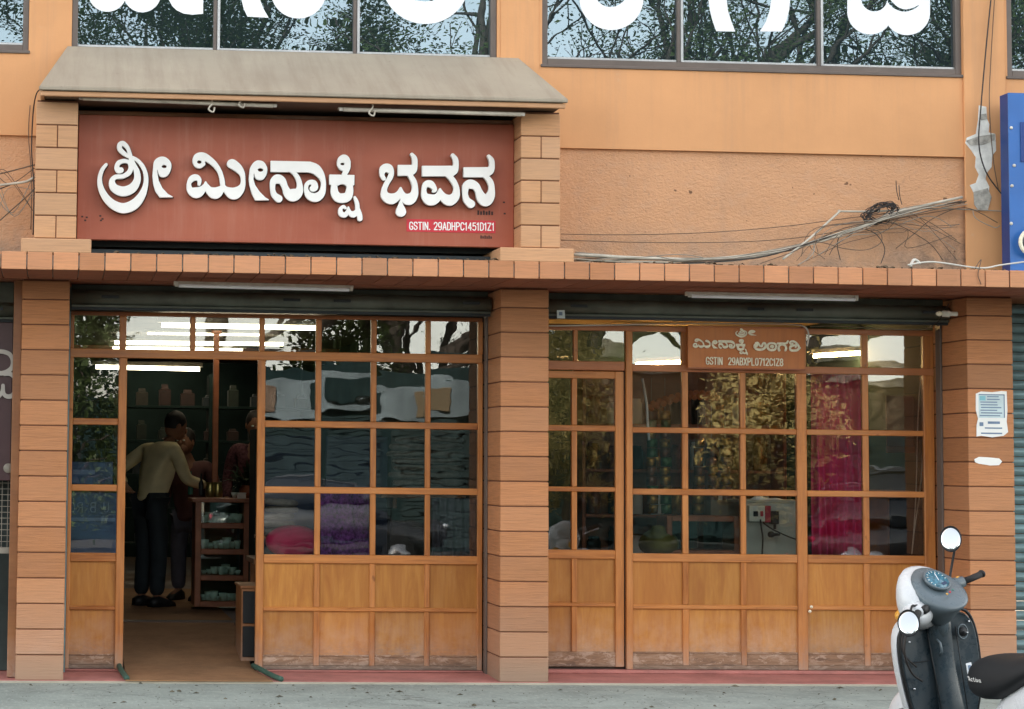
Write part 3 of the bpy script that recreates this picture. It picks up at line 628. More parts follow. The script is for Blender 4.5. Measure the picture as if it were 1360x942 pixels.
for wi, (a, b) in enumerate(WIN):
    fr = MB(); t = 0.042
    for q in ((a, a + t, ZS, ZT), (b - t, b, ZS, ZT), (a + t, b - t, ZS, ZS + t), (a + t, b - t, ZT - t, ZT)): fr.box(q[0], q[1], 0.012, 0.085, q[2], q[3], 0.003)
    win = fr.build('window', M['frame_grey'], B)
    sill = box('sill', a - 0.01, b + 0.01, -0.012, 0.011, ZS - 0.022, ZS - 0.001, M['frame_grey'], win, 0.003)
    edges = [a + t] + sorted(MUL[wi]) + [b - t]
    for i, m in enumerate(sorted(MUL[wi])):
        box('mullion', m - 0.024, m - 0.002, 0.02, 0.08, ZS + t, ZT - t, M['frame_grey'], win, 0.003)
        box('mullion', m + 0.001, m + 0.022, 0.026, 0.08, ZS + t, ZT - t, M['alu'], win, 0.003)
    for i in range(len(edges) - 1):
        box('pane', edges[i] + 0.022 * (i > 0), edges[i + 1] - 0.024 * (i < len(edges) - 2), 0.055, 0.058, ZS + t, ZT - t, M['glass_upper'], win, 0)
        box('inner_rail', edges[i] + 0.022 * (i > 0), edges[i + 1] - 0.024 * (i < len(edges) - 2), 0.036, 0.054, ZS + t, ZS + t + 0.018, M['alu'], win, 0.002)
    for g in UPX[wi]: glyph('letter', g, lambda u, v: W(u, v, 0.0535), 0.001, M['film_white'], win, h=0.7)
# ---- hood and brick piers that hold the signboard
HF, HB = -0.9, -0.003
hd = MB()
top = [(-0.14, HF, 3.962), (3.325, HF, 3.962), (3.187, HB, 4.392), (0.038, HB, 4.392)]
hd.loft([top, [(p[0], p[1], p[2] - 0.03) for p in top]])
# hipped ends
hd.loft([[(-0.14, HF, 3.962), (0.038, HB, 4.392), (-0.14, HB, 3.962)], [(-0.12, HF + .02, 3.935), (0.05, HB, 4.362), (-0.12, HB, 3.935)]])
hd.loft([[(3.325, HF, 3.962), (3.187, HB, 4.392), (3.325, HB, 3.962)], [(3.305, HF + .02, 3.935), (3.175, HB, 4.362), (3.305, HB, 3.935)]])
hood = hd.build('hood', M['hood_sheet'], B)
box('fascia', -0.135, 3.318, -0.892, -0.865, 3.898, 3.93, M['sign_brick'], hood, 0.004)
box('drip_edge', -0.145, 3.33, -0.912, -0.88, 3.934, 3.958, M['hood_sheet'], hood, 0.004)
box('fascia', -0.135, -0.11, -0.864, -0.01, 3.898, 3.93, M['sign_brick'], hood, 0.003)
box('ceiling', -0.105, 3.29, -0.86, -0.01, 3.905, 3.925, M['cable_brown'], hood, 0)
for a, b, la, lb in ((-0.161, 0.112, -0.245, 0.212), (3.057, 3.322, 2.913, 3.409)):
    pier = box('sign_pier', a + 0.006, b - 0.006, -0.712, 0.02, 2.98, 3.897, M['joint'], B, 0)
    box('pier_base', la, lb, -0.745, 0.02, 2.891, 2.984, M['sign_brick'], B, 0.006)
    zc = 2.990; n = 0
    rows = [0.150, 0.150, 0.150, 0.148, 0.150, 0.154]
    for n, hh in enumerate(rows):
        z1 = zc + hh - 0.007
        if n % 2 == 0 and n < 5:
            mid = (a + b) / 2 + 0.004
            box('brick', a, mid - 0.003, -0.72, 0.015, zc, z1, M['sign_brick'], pier, 0.004); box('brick', mid + 0.003, b, -0.72, 0.015, zc, z1, M['sign_brick'], pier, 0.004)
        else: box('brick', a, b, -0.7195, 0.015, zc, z1, M['sign_brick'], pier, 0.004)
        zc += hh
box('sign_back', 0.113, 3.056, -0.30, 0.02, 2.98, 3.90, M['shutter_dark'], B, 0)
box('sill_beam', 0.213, 2.912, -0.42, -0.31, 2.891, 2.95, M['shutter_dark'], B, 0)
box('sign_batten', 0.114, 3.055, -0.47, -0.44, 3.846, 3.875, M['wood_dark'], B, 0.003)

# ================================================================ SIGNBOARD
SB = empty('signboard', (1.585, -0.5, 3.0)); tag(SB, 'wide red brown signboard with raised white Kannada letters under the sloping hood', 'signboard')
box('panel', 0.118, 3.056, -0.50, -0.43, 3.006, 3.842, M['sign_red'], SB, 0.004)
fS = lambda u, v: W(u, v, -0.535)
for g in MAINSIGN:
    glyph('letter', g, fS, 0.032, M['letter_white'], SB, h=0.35, out=0.1, bev=0.0015)
    glyph('letter_shadow', g, lambda u, v: W(u + 0.6, v + 0.5, -0.5035), 0.003, M['ink_and_shadow'], SB, h=0.5, out=1.1)  # dark offset copy drawn as the letters' outline shadow
pa = W(540, 291, -0.502); pb = W(658, 310, -0.502)
box('number_strip', pa.x, pb.x, -0.503, -0.5005, pb.z, pa.z, M['sticker_red'], SB, 0)
for g in text_items('GSTIN. 29ADHPC1451D1Z1', 543.5, 294.5, 656.5, 305.5, 1.15, 1.6, slope=.012): glyph('number_letter', g, lambda u, v: W(u, v, -0.504), 0.001, M['letter_white'], SB, h=0.15, pad=1)
for (u0, v0, u1, v1) in ((634, 280, 656, 285.5), (638, 313, 654, 317)):
    p = W(u0, v1, -0.502); q = W(u1, v0, -0.502); mbm = MB(); n = 6
    for i in range(n):
        xa = p.x + (q.x - p.x) * i / n; mbm.box(xa, xa + (q.x - p.x) / n * 0.7, -0.5015, -0.5004, p.z, q.z - (0.006 if i % 2 else 0), 0)
    tag(mbm.build('small_print', M['ink_and_shadow'], SB), kind='stuff')
for (u, v) in ((109, 288), (115, 289), (113, 293), (133, 287), (136, 291), (134, 293), (669, 269), (670, 284)):
    p = W(u, v, -0.5); box('paint_mark', p.x - 0.006, p.x + 0.008, -0.5015, -0.5004, p.z - 0.005, p.z + 0.006, M['ink_and_shadow'], SB, 0)

# ================================================================ SHOPFRONTS
YF, YB = 0.56, 0.605
def rail(name, x0, x1, z0, z1, parent, mat='wood_x', yf=YF, yb=YB): return box(name, x0, x1, yf, yb, z0, z1, M[mat], parent, 0.004)
def stile(name, x0, x1, z0, z1, parent, mat='wood_z', yf=YF, yb=YB): return box(name, x0, x1, yf, yb, z0, z1, M[mat], parent, 0.004)
def grid(parent, xs, rows, mw, yo=0.0, glass=True, hs=None):
    """muntin bars and rails between stiles; xs: clear bays [(x0,x1)..]; rows: rails [(z0,z1)..] from top; panes above row index, panels under"""
    for i in range(len(rows) - 1):
        zt_, zb = rows[i][0], rows[i + 1][1]
        isg = zb > 0.80
        for a, b in xs:
            j = random.uniform(-0.001, 0.001)
            if isg: box('pane', a, b, YF + 0.022 + yo + j, YF + 0.026 + yo + j, zb, zt_, M['glass_shop'], parent, 0)
            else:
                box('panel', a - 0.003, b + 0.003, YF + 0.020 + yo, YF + 0.034 + yo, zb - 0.003, zt_ + 0.003, M['ply_panel'], parent, 0.001)
        for (a0, b0), (a1, b1) in zip(xs, xs[1:]):
            box('muntin', b0, a1, YF + 0.004 + yo, YB + yo, zb, zt_, M['wood_z'], parent, 0.004)
def add_beads(parent, xs, z0, z1):
    pass
LV = [(2.572, 2.594), (2.272, 2.335), (1.796, 1.842), (1.329, 1.375), (0.834, 0.895), (0.497, 0.525), (0.087, 0.185)]
# rows as (low, high)
def rr(L): return [(a, b) for a, b in L]
SF1 = empty('shopfront', (0, 0, 0), B)
rail('head_rail', 0.095, 3.05, 2.572, 2.600, SF1, 'wood_red_x'); rail('transom', 0.095, 3.05, 2.272, 2.335, SF1)
stile('door_post', 0.441, 0.499, 0.087, 2.272, SF1, yf=YF - 0.006); stile('door_post', 1.431, 1.485, 0.087, 2.272, SF1, yf=YF - 0.006)
stile('end_stile', 3.018, 3.054, 0.087, 2.272, SF1); stile('end_stile', 3.018, 3.054, 2.335, 2.572, SF1); stile('end_stile', 0.0945, 0.12, 0.087, 2.272, SF1); stile('end_stile', 0.0945, 0.12, 2.335, 2.572, SF1)
tops = [0.12, (0.441, 0.490), (0.943, 0.983), (1.440, 1.478), (1.846, 1.887), (2.244, 2.284), (2.638, 2.676), 3.018]
bays = [(0.12, 0.441), (0.49, 0.943), (0.983, 1.44), (1.478, 1.846), (1.887, 2.244), (2.284, 2.638), (2.676, 3.018)]
grid(SF1, bays, [(2.572, 2.60), (2.272, 2.335)], 0)
def rails(parent, x0, x1, rows, yo=0.0, mats=None):
    for n, (a, b) in enumerate(rows): rail('rail', x0, x1, a, b, parent, 'kick_wood' if b < 0.24 else 'wood_x', yf=YF + 0.001 + yo, yb=YB + yo)
rw = [(1.796, 1.842), (1.329, 1.375), (0.834, 0.895), (0.497, 0.525), (0.087, 0.115)]
rails(SF1, 0.12, 0.441, rw); rails(SF1, 1.485, 3.018, rw)
ch = [(2.272, 2.335)] + rw
grid(SF1, [(0.12, 0.441)], ch, 0); grid(SF1, bays[3:] [:0] + [(1.485, 1.846), (1.887, 2.244), (2.284, 2.638), (2.676, 3.018)], ch, 0)
for a, b in [(0.12, 0.441), (1.485, 1.846), (1.887, 2.244), (2.284, 2.638), (2.676, 3.018)]:
    box('kick_board', a + 0.001, b - 0.001, YF + 0.008, YF + 0.0195, 0.116, 0.178, M['kick_wood'], SF1, 0.002); box('bead', a + 0.001, b - 0.001, YF + 0.004, YF + 0.0195, 0.1785, 0.190, M['kick_wood'], SF1, 0.003)
SF2 = empty('shopfront', (0, 0, 0), B)
rail('head_rail', 3.41, 6.385, 2.522, 2.562, SF2, 'wood_red_x'); rail('transom', 3.41, 4.089, 2.235, 2.300, SF2, 'wood_red_x'); rail('transom', 4.145, 6.385, 2.233, 2.285, SF2, 'wood_red_x')
stile('door_post', 4.097, 4.145, 0.10, 2.522, SF2, yf=YF - 0.008)
stile('end_stile', 6.305, 6.384, 0.10, 2.233, SF2, 'wood_z'); stile('end_stile', 6.305, 6.384, 2.285, 2.522, SF2)
stile('post', 5.357, 5.430, 0.10, 2.233, SF2, yf=YF - 0.004); stile('post', 5.357, 5.430, 2.285, 2.522, SF2, yf=YF - 0.004)
rw2 = [(1.790, 1.830), (1.345, 1.388), (0.866, 0.925), (0.530, 0.560), (0.10, 0.13)]
rails(SF2, 4.145, 5.357, rw2); rails(SF2, 5.43, 6.305, rw2)
ch2 = [(2.233, 2.285)] + rw2
grid(SF2, [(4.145, 4.512), (4.556, 4.940), (4.981, 5.357)], ch2, 0); grid(SF2, [(5.43, 5.849), (5.894, 6.305)], ch2, 0)
grid(SF2, [(3.41, 3.715), (3.746, 4.089)], [(2.522, 2.56), (2.30, 2.30)], 0)
grid(SF2, [(4.145, 4.510), (4.552, 4.940), (4.981, 5.357)], [(2.522, 2.56), (2.285, 2.285)], 0); grid(SF2, [(5.43, 5.849), (5.894, 6.305)], [(2.522, 2.56), (2.285, 2.285)], 0)
for a, b in [(4.145, 4.512), (4.556, 4.940), (4.981, 5.357), (5.43, 5.849), (5.894, 6.305)]:
    box('kick_board', a + 0.001, b - 0.001, YF + 0.008, YF + 0.0195, 0.131, 0.212, M['kick_wood'], SF2, 0.002); box('bead', a + 0.001, b - 0.001, YF + 0.004, YF + 0.0195, 0.2125, 0.225, M['kick_wood'], SF2, 0.003)
# closed door leaf of the right-hand shop
DR = empty('door', (0, 0, 0), B)
yo = 0.012
stile('stile', 4.022, 4.086, 0.115, 2.228, DR, yf=YF + yo, yb=YB + yo); stile('stile', 3.412, 3.46, 0.115, 2.228, DR, yf=YF + yo, yb=YB + yo)
rwd = [(2.176, 2.228), (1.796, 1.838), (1.362, 1.396), (0.882, 0.946), (0.543, 0.569), (0.116, 0.222)]
rails(DR, 3.46, 4.022, rwd, yo); grid(DR, [(3.46, 3.704), (3.744, 4.022)], rwd, 0, yo)
box('leaf_gap', 4.0862, 4.0968, YF + 0.03, YB, 0.10, 2.234, M['black'], B, 0)
box('threshold', 3.41, 6.385, 0.50, 0.60, 0.076, 0.099, M['red_floor'], B, 0.004); box('threshold', 1.44, 3.05, 0.50, 0.60, 0.0785, 0.0865, M['red_floor'], B, 0.002); box('threshold', 0.095, 0.49, 0.50, 0.60, 0.0785, 0.0865, M['red_floor'], B, 0.002)
# ---- shutter boxes above the shopfronts: rolled shutter curtain behind a lip
def shutter_box(x0, x1, zl, zh, y0=0.28):
    o = empty('roller_shutter', (0, 0, 0), B)
    box('cover_plate', x0, x1, y0 + 0.10, y0 + 0.12, zl + 0.13, zh, M['shutter_green'], o, 0.003)
    m = MB(); zz = zl + 0.035
    m.loft([[(x, y0 + 0.04 + 0.075 * math.cos(a), zl + 0.085 + 0.055 * math.sin(a)) for a in [i * math.pi / 8 for i in range(16)]] for x in (x0, x1)])
    m.build('shutter_roll', M['shutter_green'], o, True)
    box('bottom_bar', x0, x1, y0 + 0.01, y0 + 0.05, zl, zl + 0.026, M['shutter_dark'], o, 0.003)
    box('bottom_lip', x0, x1, y0 - 0.012, y0 + 0.008, zl + 0.020, zl + 0.034, M['shutter_green'], o, 0.002)
    for f in (0.07, 0.50, 0.62, 0.93):
        xx = x0 + (x1 - x0) * f
        box('handle_slot', xx, xx + 0.12, y0 - 0.046, y0 - 0.034, zl + 0.080, zl + 0.100, M['shutter_dark'], o, 0.002)
    return o
shutter_box(0.095, 3.055, 2.592, 2.775); shutter_box(3.409, 6.386, 2.585, 2.775)
# left neighbour shopfront, cut by the photograph's left edge
box('side_frame', -0.30, -0.2425, 0.10, 0.16, 0.07, 2.775, M['wood_dark'], B, 0.003)
shutter_box(-3.0, -0.305, 2.49, 2.775, 0.2)
# right neighbour: rolled-down shutter
RS = empty('roller_shutter', (0, 0, 0), B)
me0 = None; zz = 0.075; rings = []
for i in range(7):
    a = math.pi * i / 6; rings.append((0.30 - 0.016 * math.sin(a), 0.064 * i / 6))
slat_mb = MB(); slat_mb.loft([[(x, y, z) for y, z in rings] + [(x, 0.312, 0.064), (x, 0.312, 0.0)] for x in (6.74, 9.6)])
n = 0
while zz < 2.72:
    if n == 0:
        s0 = slat_mb.build('slat', M['shutter_teal'], RS); s0.location.z = zz; smn = s0
    else:
        c = s0.copy(); COL.objects.link(c); c.parent = RS; c.location.z = zz; c.location.y = random.uniform(-0.002, 0.002)
    zz += 0.0685; n += 1
box('guide_rail', 6.733, 6.745, 0.25, 0.31, 0.05, 2.77, M['shutter_dark'], RS, 0.002)

# ================================================================ THINGS ON THE FACADE
def pxtube(name, pts, r, mat, label, cat='cable', group=None, parent=None, n=6, smooth_n=6):
    """pts: (u, v, Y) photograph measurements on known planes"""
    P = [tuple(W(u, v, Y)) for u, v, Y in pts]
    P = catmull(P, smooth_n) if len(P) > 2 else P
    root = Vector(P[0])
    m = MB().tube([Vector(p) - root for p in P], r, n); o = m.build(name, M[mat], None, True); o.location = root
    if label: tag(o, label, cat, group)
    return o
def batten(name, u0, v0, u1, v1, Y, h, label, lit=False, mats='steel_white', tm='film_white'):
    a, b = W(u0, v0, Y), W(u1, v1, Y); L = b.x - a.x
    r = empty(name, tuple(a)); tag(r, label, 'tube light'); sl_ = (b.z - a.z) / L
    Ms = Matrix(((1, 0, 0, 0), (0, 1, 0, 0), (sl_, 0, 1, 0), (0, 0, 0, 1)))
    for nm, x0, x1, y0, y1, z0, z1, mt in (('housing', 0, L, -0.02, 0.03, -h, 0.0, mats), ('end_cap', 0.005, 0.03, -0.03, -0.0205, -h - 0.012, -0.006, 'cable_white'), ('end_cap', L - 0.03, L - 0.005, -0.03, -0.0205, -h - 0.012, -0.006, 'cable_white')):
        o = MB().box(x0, x1, y0, y1, z0, z1, 0.002).build(nm, M[mt], None, M=Ms); o.parent = r
    o = MB().tube([(0.031, -0.034, -h - 0.004), (L - 0.031, -0.034, -h - 0.004)], 0.013, 10).build('tube', M[tm] if not lit else M['tube_lit'], None, True, M=Ms); o.parent = r
    return r
batten('tube_light', 231, 373.5, 469, 379.5, -0.30, 0.028, 'unlit white tube light under the ledge above the open doorway')
batten('tube_light', 911, 387.5, 1139, 392.5, -0.30, 0.028, 'unlit white tube light under the ledge above the right shopfront')
batten('tube_light', 104, 128, 368, 138.5, -0.80, 0.014, 'dirty tube light fixed under the left half of the hood', mats='cable_grey', tm='conduit')
batten('tube_light', 449, 143, 697, 150, -0.80, 0.014, 'dirty tube light fixed under the right half of the hood', mats='cable_grey', tm='conduit')
for i, (u, v) in enumerate(((280, 143), (320, 137), (493, 148))):
    pxtube('hook', [(u, v - 14, -0.83), (u + 2, v - 6, -0.85), (u - 3, v + 2, -0.86), (u + 3, v + 6, -0.86), (u + 5, v, -0.85)], 0.006, 'conduit',
           ['rusty hook hanging under the hood nearest its left light end', 'short bent hook on the hood edge left of centre', 'bent metal hook hanging below the right hood light'][i], 'hook')
# blue signboard of the right neighbour
bb = empty('blue_signboard', (6.51, -0.3, 2.93)); tag(bb, 'blue neighbouring signboard at the right edge above the tiled ledge', 'signboard')
bx_ = W(1329, 250, -0.17).x
box('face', bx_, 9.3, -0.312, -0.302, 2.925, 4.18, M['blue_board'], bb, 0.002); box('edge', bx_ + 0.002, 9.3, -0.3015, -0.17, 2.925, 4.18, M['blue_edge'], bb, 0.003)
for u, v in ((1343, 170), (1347, 220), (1344, 247), (1343, 297)):
    p = W(u, v, -0.313); o = MB().lathe([(0.001, -0.006), (0.011, -0.004), (0.012, 0.0)], (p.x, -0.313, p.z), 10, 'Y').build('screw', M['steel_white'], bb, True)
p = W(1371, 322, -0.36)
MB().tube([(p.x + .085 * math.cos(q), p.y, p.z + .085 * math.sin(q)) for q in [i * math.pi / 12 for i in range(25)]], .014, 8, False).build('emblem', M['letter_cream'], bb, True); MB().lathe([(.03, -.01), (.065, 0), (.065, .04)], (p.x + .01, p.y, p.z), 16, 'Y').build('emblem_disc', M['cable_grey'], bb, True)
p = W(1362, 185, -0.32); MB().box(p.x - 0.035, p.x + 0.4, -0.32, -0.3125, p.z - 0.16, p.z + 0.12, 0.002).build('mark', M['blue_edge'], bb)
# left neighbour: dark board with a pale letter
nb = empty('neighbour_board', (-0.31, 0.15, 1.75)); tag(nb, 'dark maroon board with one pale outlined letter at the left edge', 'signboard')
box('panel', -2.6, -0.303, 0.15, 0.18, 1.40, 2.485, M['maroon_board'], nb, 0.003)
glyph('letter', [('s', [(-14, 470, 3), (-4, 467.5, 2.8), (5, 467.5, 2.8), (13, 471, 2.8), (17, 479, 2.8), (16, 488, 3), (9, 494, 3), (0, 496, 3), (-10, 493, 3)]),
                 ('s', [(6, 497, 2.5), (14, 497, 2.8), (20, 503, 3), (21, 514, 3), (18, 524, 3.2), (11, 527, 3), (5, 523, 2.5), (4, 512, 2.2), (3, 520, 2.4), (-3, 527, 3), (-12, 526, 3)])],
      lambda u, v: W(u, v, 0.14), 0.012, M['pale_letter'], nb, h=0.3)
gr = empty('wire_grille', (-0.4, 0.2, 0.1)); tag(gr, 'dark wire grille of the shop left of the first tiled pillar', 'grille')
box('frame_bar', -2.6, -0.303, 0.20, 0.23, 0.90, 0.94, M['cable_grey'], gr, 0.002)
g = MB()
for i in range(60): g.box(-2.6 + i * 0.04, -2.596 + i * 0.04, 0.215, 0.219, 0.94, 1.40)
for i in range(12): g.box(-2.6, -0.303, 0.2195, 0.2235, 0.94 + i * 0.04, 0.944 + i * 0.04)
tag(g.build('mesh', M['cable_grey'], gr), kind='stuff')
box('back_panel', -2.6, -0.303, 0.5, 0.52, 0.08, 2.48, M['dark_room'], gr, 0)
ml = MB().lathe([(0.002, -0.01), (0.03, -0.006), (0.034, 0.0), (0.03, 0.03)], (0, 0, 0), 16, 'Y').build('round_lamp', M['cable_grey'], None, True)
ml.location = W(11, 622, 0.14); tag(ml, 'small round white lamp behind the left edge grille', 'lamp')
# notices pasted on the right pillar
def paper(name, pts, Y, th, mat, label, cat, f=None):
    P = [W(u, v, Y) for u, v in pts]; o = P[0].copy()
    ob = MB().prism([(p.x - o.x, p.z - o.z) for p in P], 0, th, lambda a, b, d: (a, d, b)).build(name, M[mat], None); ob.location = o
    if label: tag(ob, label, cat)
    return ob
nt = paper('notice', [(1296, 523), (1303, 520), (1318, 521), (1330, 519.5), (1337, 520), (1338, 545), (1337, 560), (1339, 574), (1333, 579), (1318, 581), (1303, 579), (1297, 580), (1297, 565), (1299, 556), (1296, 545)], -0.0035, 0.0015, 'letter_white', 'torn white printed notice pasted on the right tiled pillar', 'notice')
flat('notice_blue', (0.25, 0.55, 0.62), 0.6); flat('notice_pale', (0.62, 0.74, 0.76), 0.7); flat('notice_ink', (0.18, 0.26, 0.38), 0.7)
def pbox(name, u0, v0, u1, v1, Y0, Y1, mat, parent, bev=0):
    a, b = W(u0, v1, Y0), W(u1, v0, Y0); return box(name, a.x, b.x, Y0, Y1, a.z, b.z, M[mat], parent, bev)
def pkid(name, u0, v0, u1, v1, Y0, Y1, mat, parent, bev=0):
    a, b = W(u0, v1, Y0), W(u1, v0, Y0); o = parent.location
    ob = MB().box(a.x - o.x, b.x - o.x, Y0 - o.y, Y1 - o.y, a.z - o.z, b.z - o.z, bev).build(name, M[mat], None); ob.parent = parent; return ob
pkid('print_area', 1300, 524, 1334, 555, -0.0043, -0.0036, 'notice_pale', nt)
pkid('heading', 1301, 526, 1309, 532, -0.0050, -0.0044, 'notice_blue', nt)
for i in range(8):
    pkid('text_line', 1301 + (9 if i < 2 else 0) + random.random() * 2, 526.5 + i * 3.6, 1332 - random.random() * 8, 527.6 + i * 3.6, -0.0049, -0.0044, 'notice_ink', nt)
for u0, v0, u1, v1 in ((1300, 524, 1334, 524.8), (1333.4, 524, 1334.2, 555), (1301, 561, 1306, 566), (1312, 560, 1328, 563), (1303, 575, 1331, 576.4), (1308, 568, 1331, 569.4)):
    pkid('text_line', u0, v0, u1, v1, -0.0056, -0.0050, 'notice_ink', nt)
paper('paper_scrap', [(1294, 610), (1300, 607), (1312, 607.5), (1327, 609), (1331, 613), (1327, 618), (1315, 618.5), (1300, 616), (1295, 614)], -0.0035, 0.0012, 'letter_white', 'small torn white paper remnant under the notice on the pillar', 'paper scrap')
# bare plaster where the paint has come off the pilaster
paper('bare_plaster', [(1300, 140), (1310, 142), (1311, 158), (1314, 165), (1313, 176), (1322, 178), (1323, 200), (1318, 207), (1317, 222), (1310, 231), (1309, 238), (1314, 248), (1313, 262), (1304, 265), (1296, 262), (1288, 246), (1296, 243), (1300, 232), (1295, 222), (1296, 209), (1290, 200), (1282, 190), (1284, 183), (1296, 178), (1299, 160)], -0.0255, 0.0025, 'plaster_bare', None, None).parent = B
paper('bare_plaster', [(1283, 187), (1300, 181), (1322, 178), (1321, 186), (1307, 192), (1288, 193)], -0.0285, 0.0026, 'plaster_grey', None, None).parent = B
paper('bare_plaster', [(1293, 255), (1312, 250), (1317, 262), (1312, 279), (1300, 280), (1294, 272)], -0.0290, 0.0030, 'plaster_grey', None, None).parent = B
paper('bare_plaster', [(1301, 152), (1310, 151), (1311, 158), (1303, 160)], -0.0288, 0.0030, 'plaster_grey', None, None).parent = B
# cables on the wall above the ledge
pxtube('wall_cable', [(1318, -20, -0.05), (1310, 60, -0.05), (1303, 140, -0.06), (1300, 190, -0.07), (1308, 225, -0.06), (1324, 250, -0.06), (1340, 268, -0.1)], 0.0048, 'cable_black', 'thick dark cable running down beside the bare plaster patch')
pxtube('wall_cable', [(1322, -20, -0.04), (1316, 80, -0.04), (1314, 140, -0.045), (1319, 210, -0.05), (1326, 252, -0.05)], 0.003, 'cable_brown', 'thin brown wire dropping right of the dark cable on the pilaster')
pxtube('conduit_pipe', [(762, 338, -0.55), (860, 343, -0.5), (940, 344, -0.42), (1000, 338, -0.35), (1060, 327, -0.25), (1130, 305, -0.18), (1200, 280, -0.1), (1278, 262, -0.05)], 0.011, 'conduit', 'long pale conduit pipe rising across the rough wall to the right', 'pipe')
pxtube('conduit_pipe', [(1040, 344, -0.4), (1075, 317, -0.25), (1113, 283, -0.1), (1116, 281, -0.08), (1160, 281, -0.07), (1205, 278, -0.06)], 0.008, 'conduit', 'short bent conduit pipe branching up behind the long pipe', 'pipe')
CB = [
 ([(745, 311, -.06), (830, 312, -.05), (940, 309, -.05), (1040, 301, -.05), (1110, 292, -.05), (1190, 282, -.05)], .003, 'cable_brown', 'thin brown cable sagging along the rough wall, uppermost of the lengthwise ones'),
 ([(745, 319, -.06), (850, 322, -.05), (960, 322, -.05), (1050, 317, -.05), (1120, 306, -.05), (1200, 289, -.05), (1278, 276, -.05)], .003, 'cable_brown', 'thin brown cable running just beneath the sagging one on the rough wall'),
 ([(765, 345, -.45), (830, 350, -.5), (900, 350, -.5), (960, 347, -.45), (1020, 340, -.4), (1090, 318, -.25), (1160, 296, -.15), (1220, 277, -.08), (1282, 268, -.05)], .0045, 'cable_black', 'black cable lying along the ledge below the long pale pipe'),
 ([(764, 335, -.5), (820, 340, -.5), (900, 346, -.45), (985, 343, -.4), (1050, 331, -.3), (1100, 315, -.2), (1150, 299, -.15), (1215, 281, -.1), (1240, 277, -.05), (1340, 281, -.05)], .0042, 'cable_grey', 'grey cable twisted round the long pale pipe'),
 ([(1010, 350, -.6), (1050, 336, -.5), (1085, 322, -.4), (1120, 330, -.4), (1150, 332, -.35), (1170, 322, -.3), (1168, 308, -.25), (1150, 303, -.2)], .003, 'cable_brown', 'thin cable curling down from the pipe over the lower wall'),
 ([(1116, 345, -.3), (1112, 325, -.2), (1118, 312, -.15), (1140, 304, -.12), (1162, 310, -.15), (1175, 330, -.2), (1170, 350, -.3)], .0032, 'cable_black', 'dark loop of cable standing on the ledge below the coil'),
 ([(775, 349, -.7), (800, 344, -.7), (850, 342, -.65), (900, 338, -.6), (935, 343, -.6), (905, 346, -.6), (870, 340, -.62)], .003, 'cable_grey', 'loose pale wire scribbling over the ledge beside the sign pier'),
 ([(1060, 352, -.5), (1075, 342, -.4), (1082, 330, -.3), (1076, 322, -.25), (1060, 330, -.3), (1040, 345, -.4)], .0032, 'cable_grey', 'small grey wire loop beside the rising pipe'),
 ([(1190, 330, -.1), (1215, 310, -.08), (1240, 290, -.06), (1282, 276, -.05), (1325, 296, -.1)], .0032, 'cable_brown', 'thin wire crossing the dirty corner right of the coil'),
 ([(1292, 277, -.05), (1296, 290, -.08), (1320, 302, -.12), (1328, 300, -.2)], .0028, 'cable_grey', 'short pale wire under the bare plaster patch'),
 ([(1296, 355, -.75), (1303, 345, -.6), (1300, 358, -.80), (1299, 366, -.812), (1303, 378, -.812)], .003, 'cable_brown', 'brown wire hanging over the tiled ledge face near the blue board'),
 ([(0, 231, -.2), (20, 226, -.2), (46, 219, -.25)], .005, 'cable_brown', 'thin brown cable rising to the left sign pier, uppermost of three'),
 ([(0, 246, -.2), (18, 244, -.2), (36, 241, -.22), (46, 235, -.25)], .009, 'conduit', 'thick tan cable bunch tied beside the left sign pier'),
 ([(0, 251, -.18), (20, 244, -.18), (46, 240, -.2)], .004, 'cable_black', 'dark cable right under the tan bunch at the left sign pier'),
 ([(0, 293, -.2), (20, 275, -.2), (38, 259, -.22), (46, 250, -.25)], .0045, 'cable_brown', 'slanting brown cable going down left from the left sign pier'),
 ([(54, 118, -.6), (48, 126, -.5), (44, 150, -.4), (42, 200, -.35), (45, 250, -.35), (44, 312, -.35)], .0045, 'cable_black', 'dark cable running down the outer side of the left sign pier'),
 ([(40, 140, -.02), (38, 180, -.02), (42, 240, -.02), (41, 305, -.02)], .0035, 'cable_brown', 'thin vertical wire on the wall just left of the sign pier'),
 ([(728, 433, .50), (800, 432, .50), (900, 430, .49), (1000, 430, .48), (1050, 431, .47), (1068, 434, .46), (1074, 444, .45), (1072, 460, .46)], .006, 'cable_white', 'white cable running along the frame top and hooking round the small sign'),
 ([(1076, 434, .50), (1110, 433, .50), (1160, 436, .50), (1218, 438, .50), (1240, 434, .45)], .0035, 'cable_grey', 'thin grey cable continuing along the frame top to the right pillar'),
 ([(1232, 436, .45), (1245, 428, .2), (1252, 418, .1), (1260, 404, -.1)], .003, 'cable_black', 'short black wire from the frame to the lamp holder'),
 ([(1206, 352, -.6), (1240, 348, -.55), (1300, 356, -.7), (1330, 352, -.6), (1375, 346, -.7)], .006, 'cable_white', 'white pipe piece lying on the ledge below the blue board'),
]
for a, r, m_, lab in CB: pxtube('cable', a, r, m_, lab)
def bundle(name, label, cat, strands):
    o0 = W(*strands[0][0][0]); e = empty(name, tuple(o0)); tag(e, label, cat)
    for pts, r, mt in strands:
        P = catmull([tuple(W(*p) - o0) for p in pts], 5); ob = MB().tube(P, r, 5).build('strand', M[mt], None, True); ob.parent = e
rb = random.Random(31)
base_ = [(770, 343, -.5), (860, 347, -.48), (940, 347, -.42), (1000, 341, -.35), (1060, 329, -.25), (1130, 307, -.17), (1200, 283, -.1), (1282, 268, -.05)]
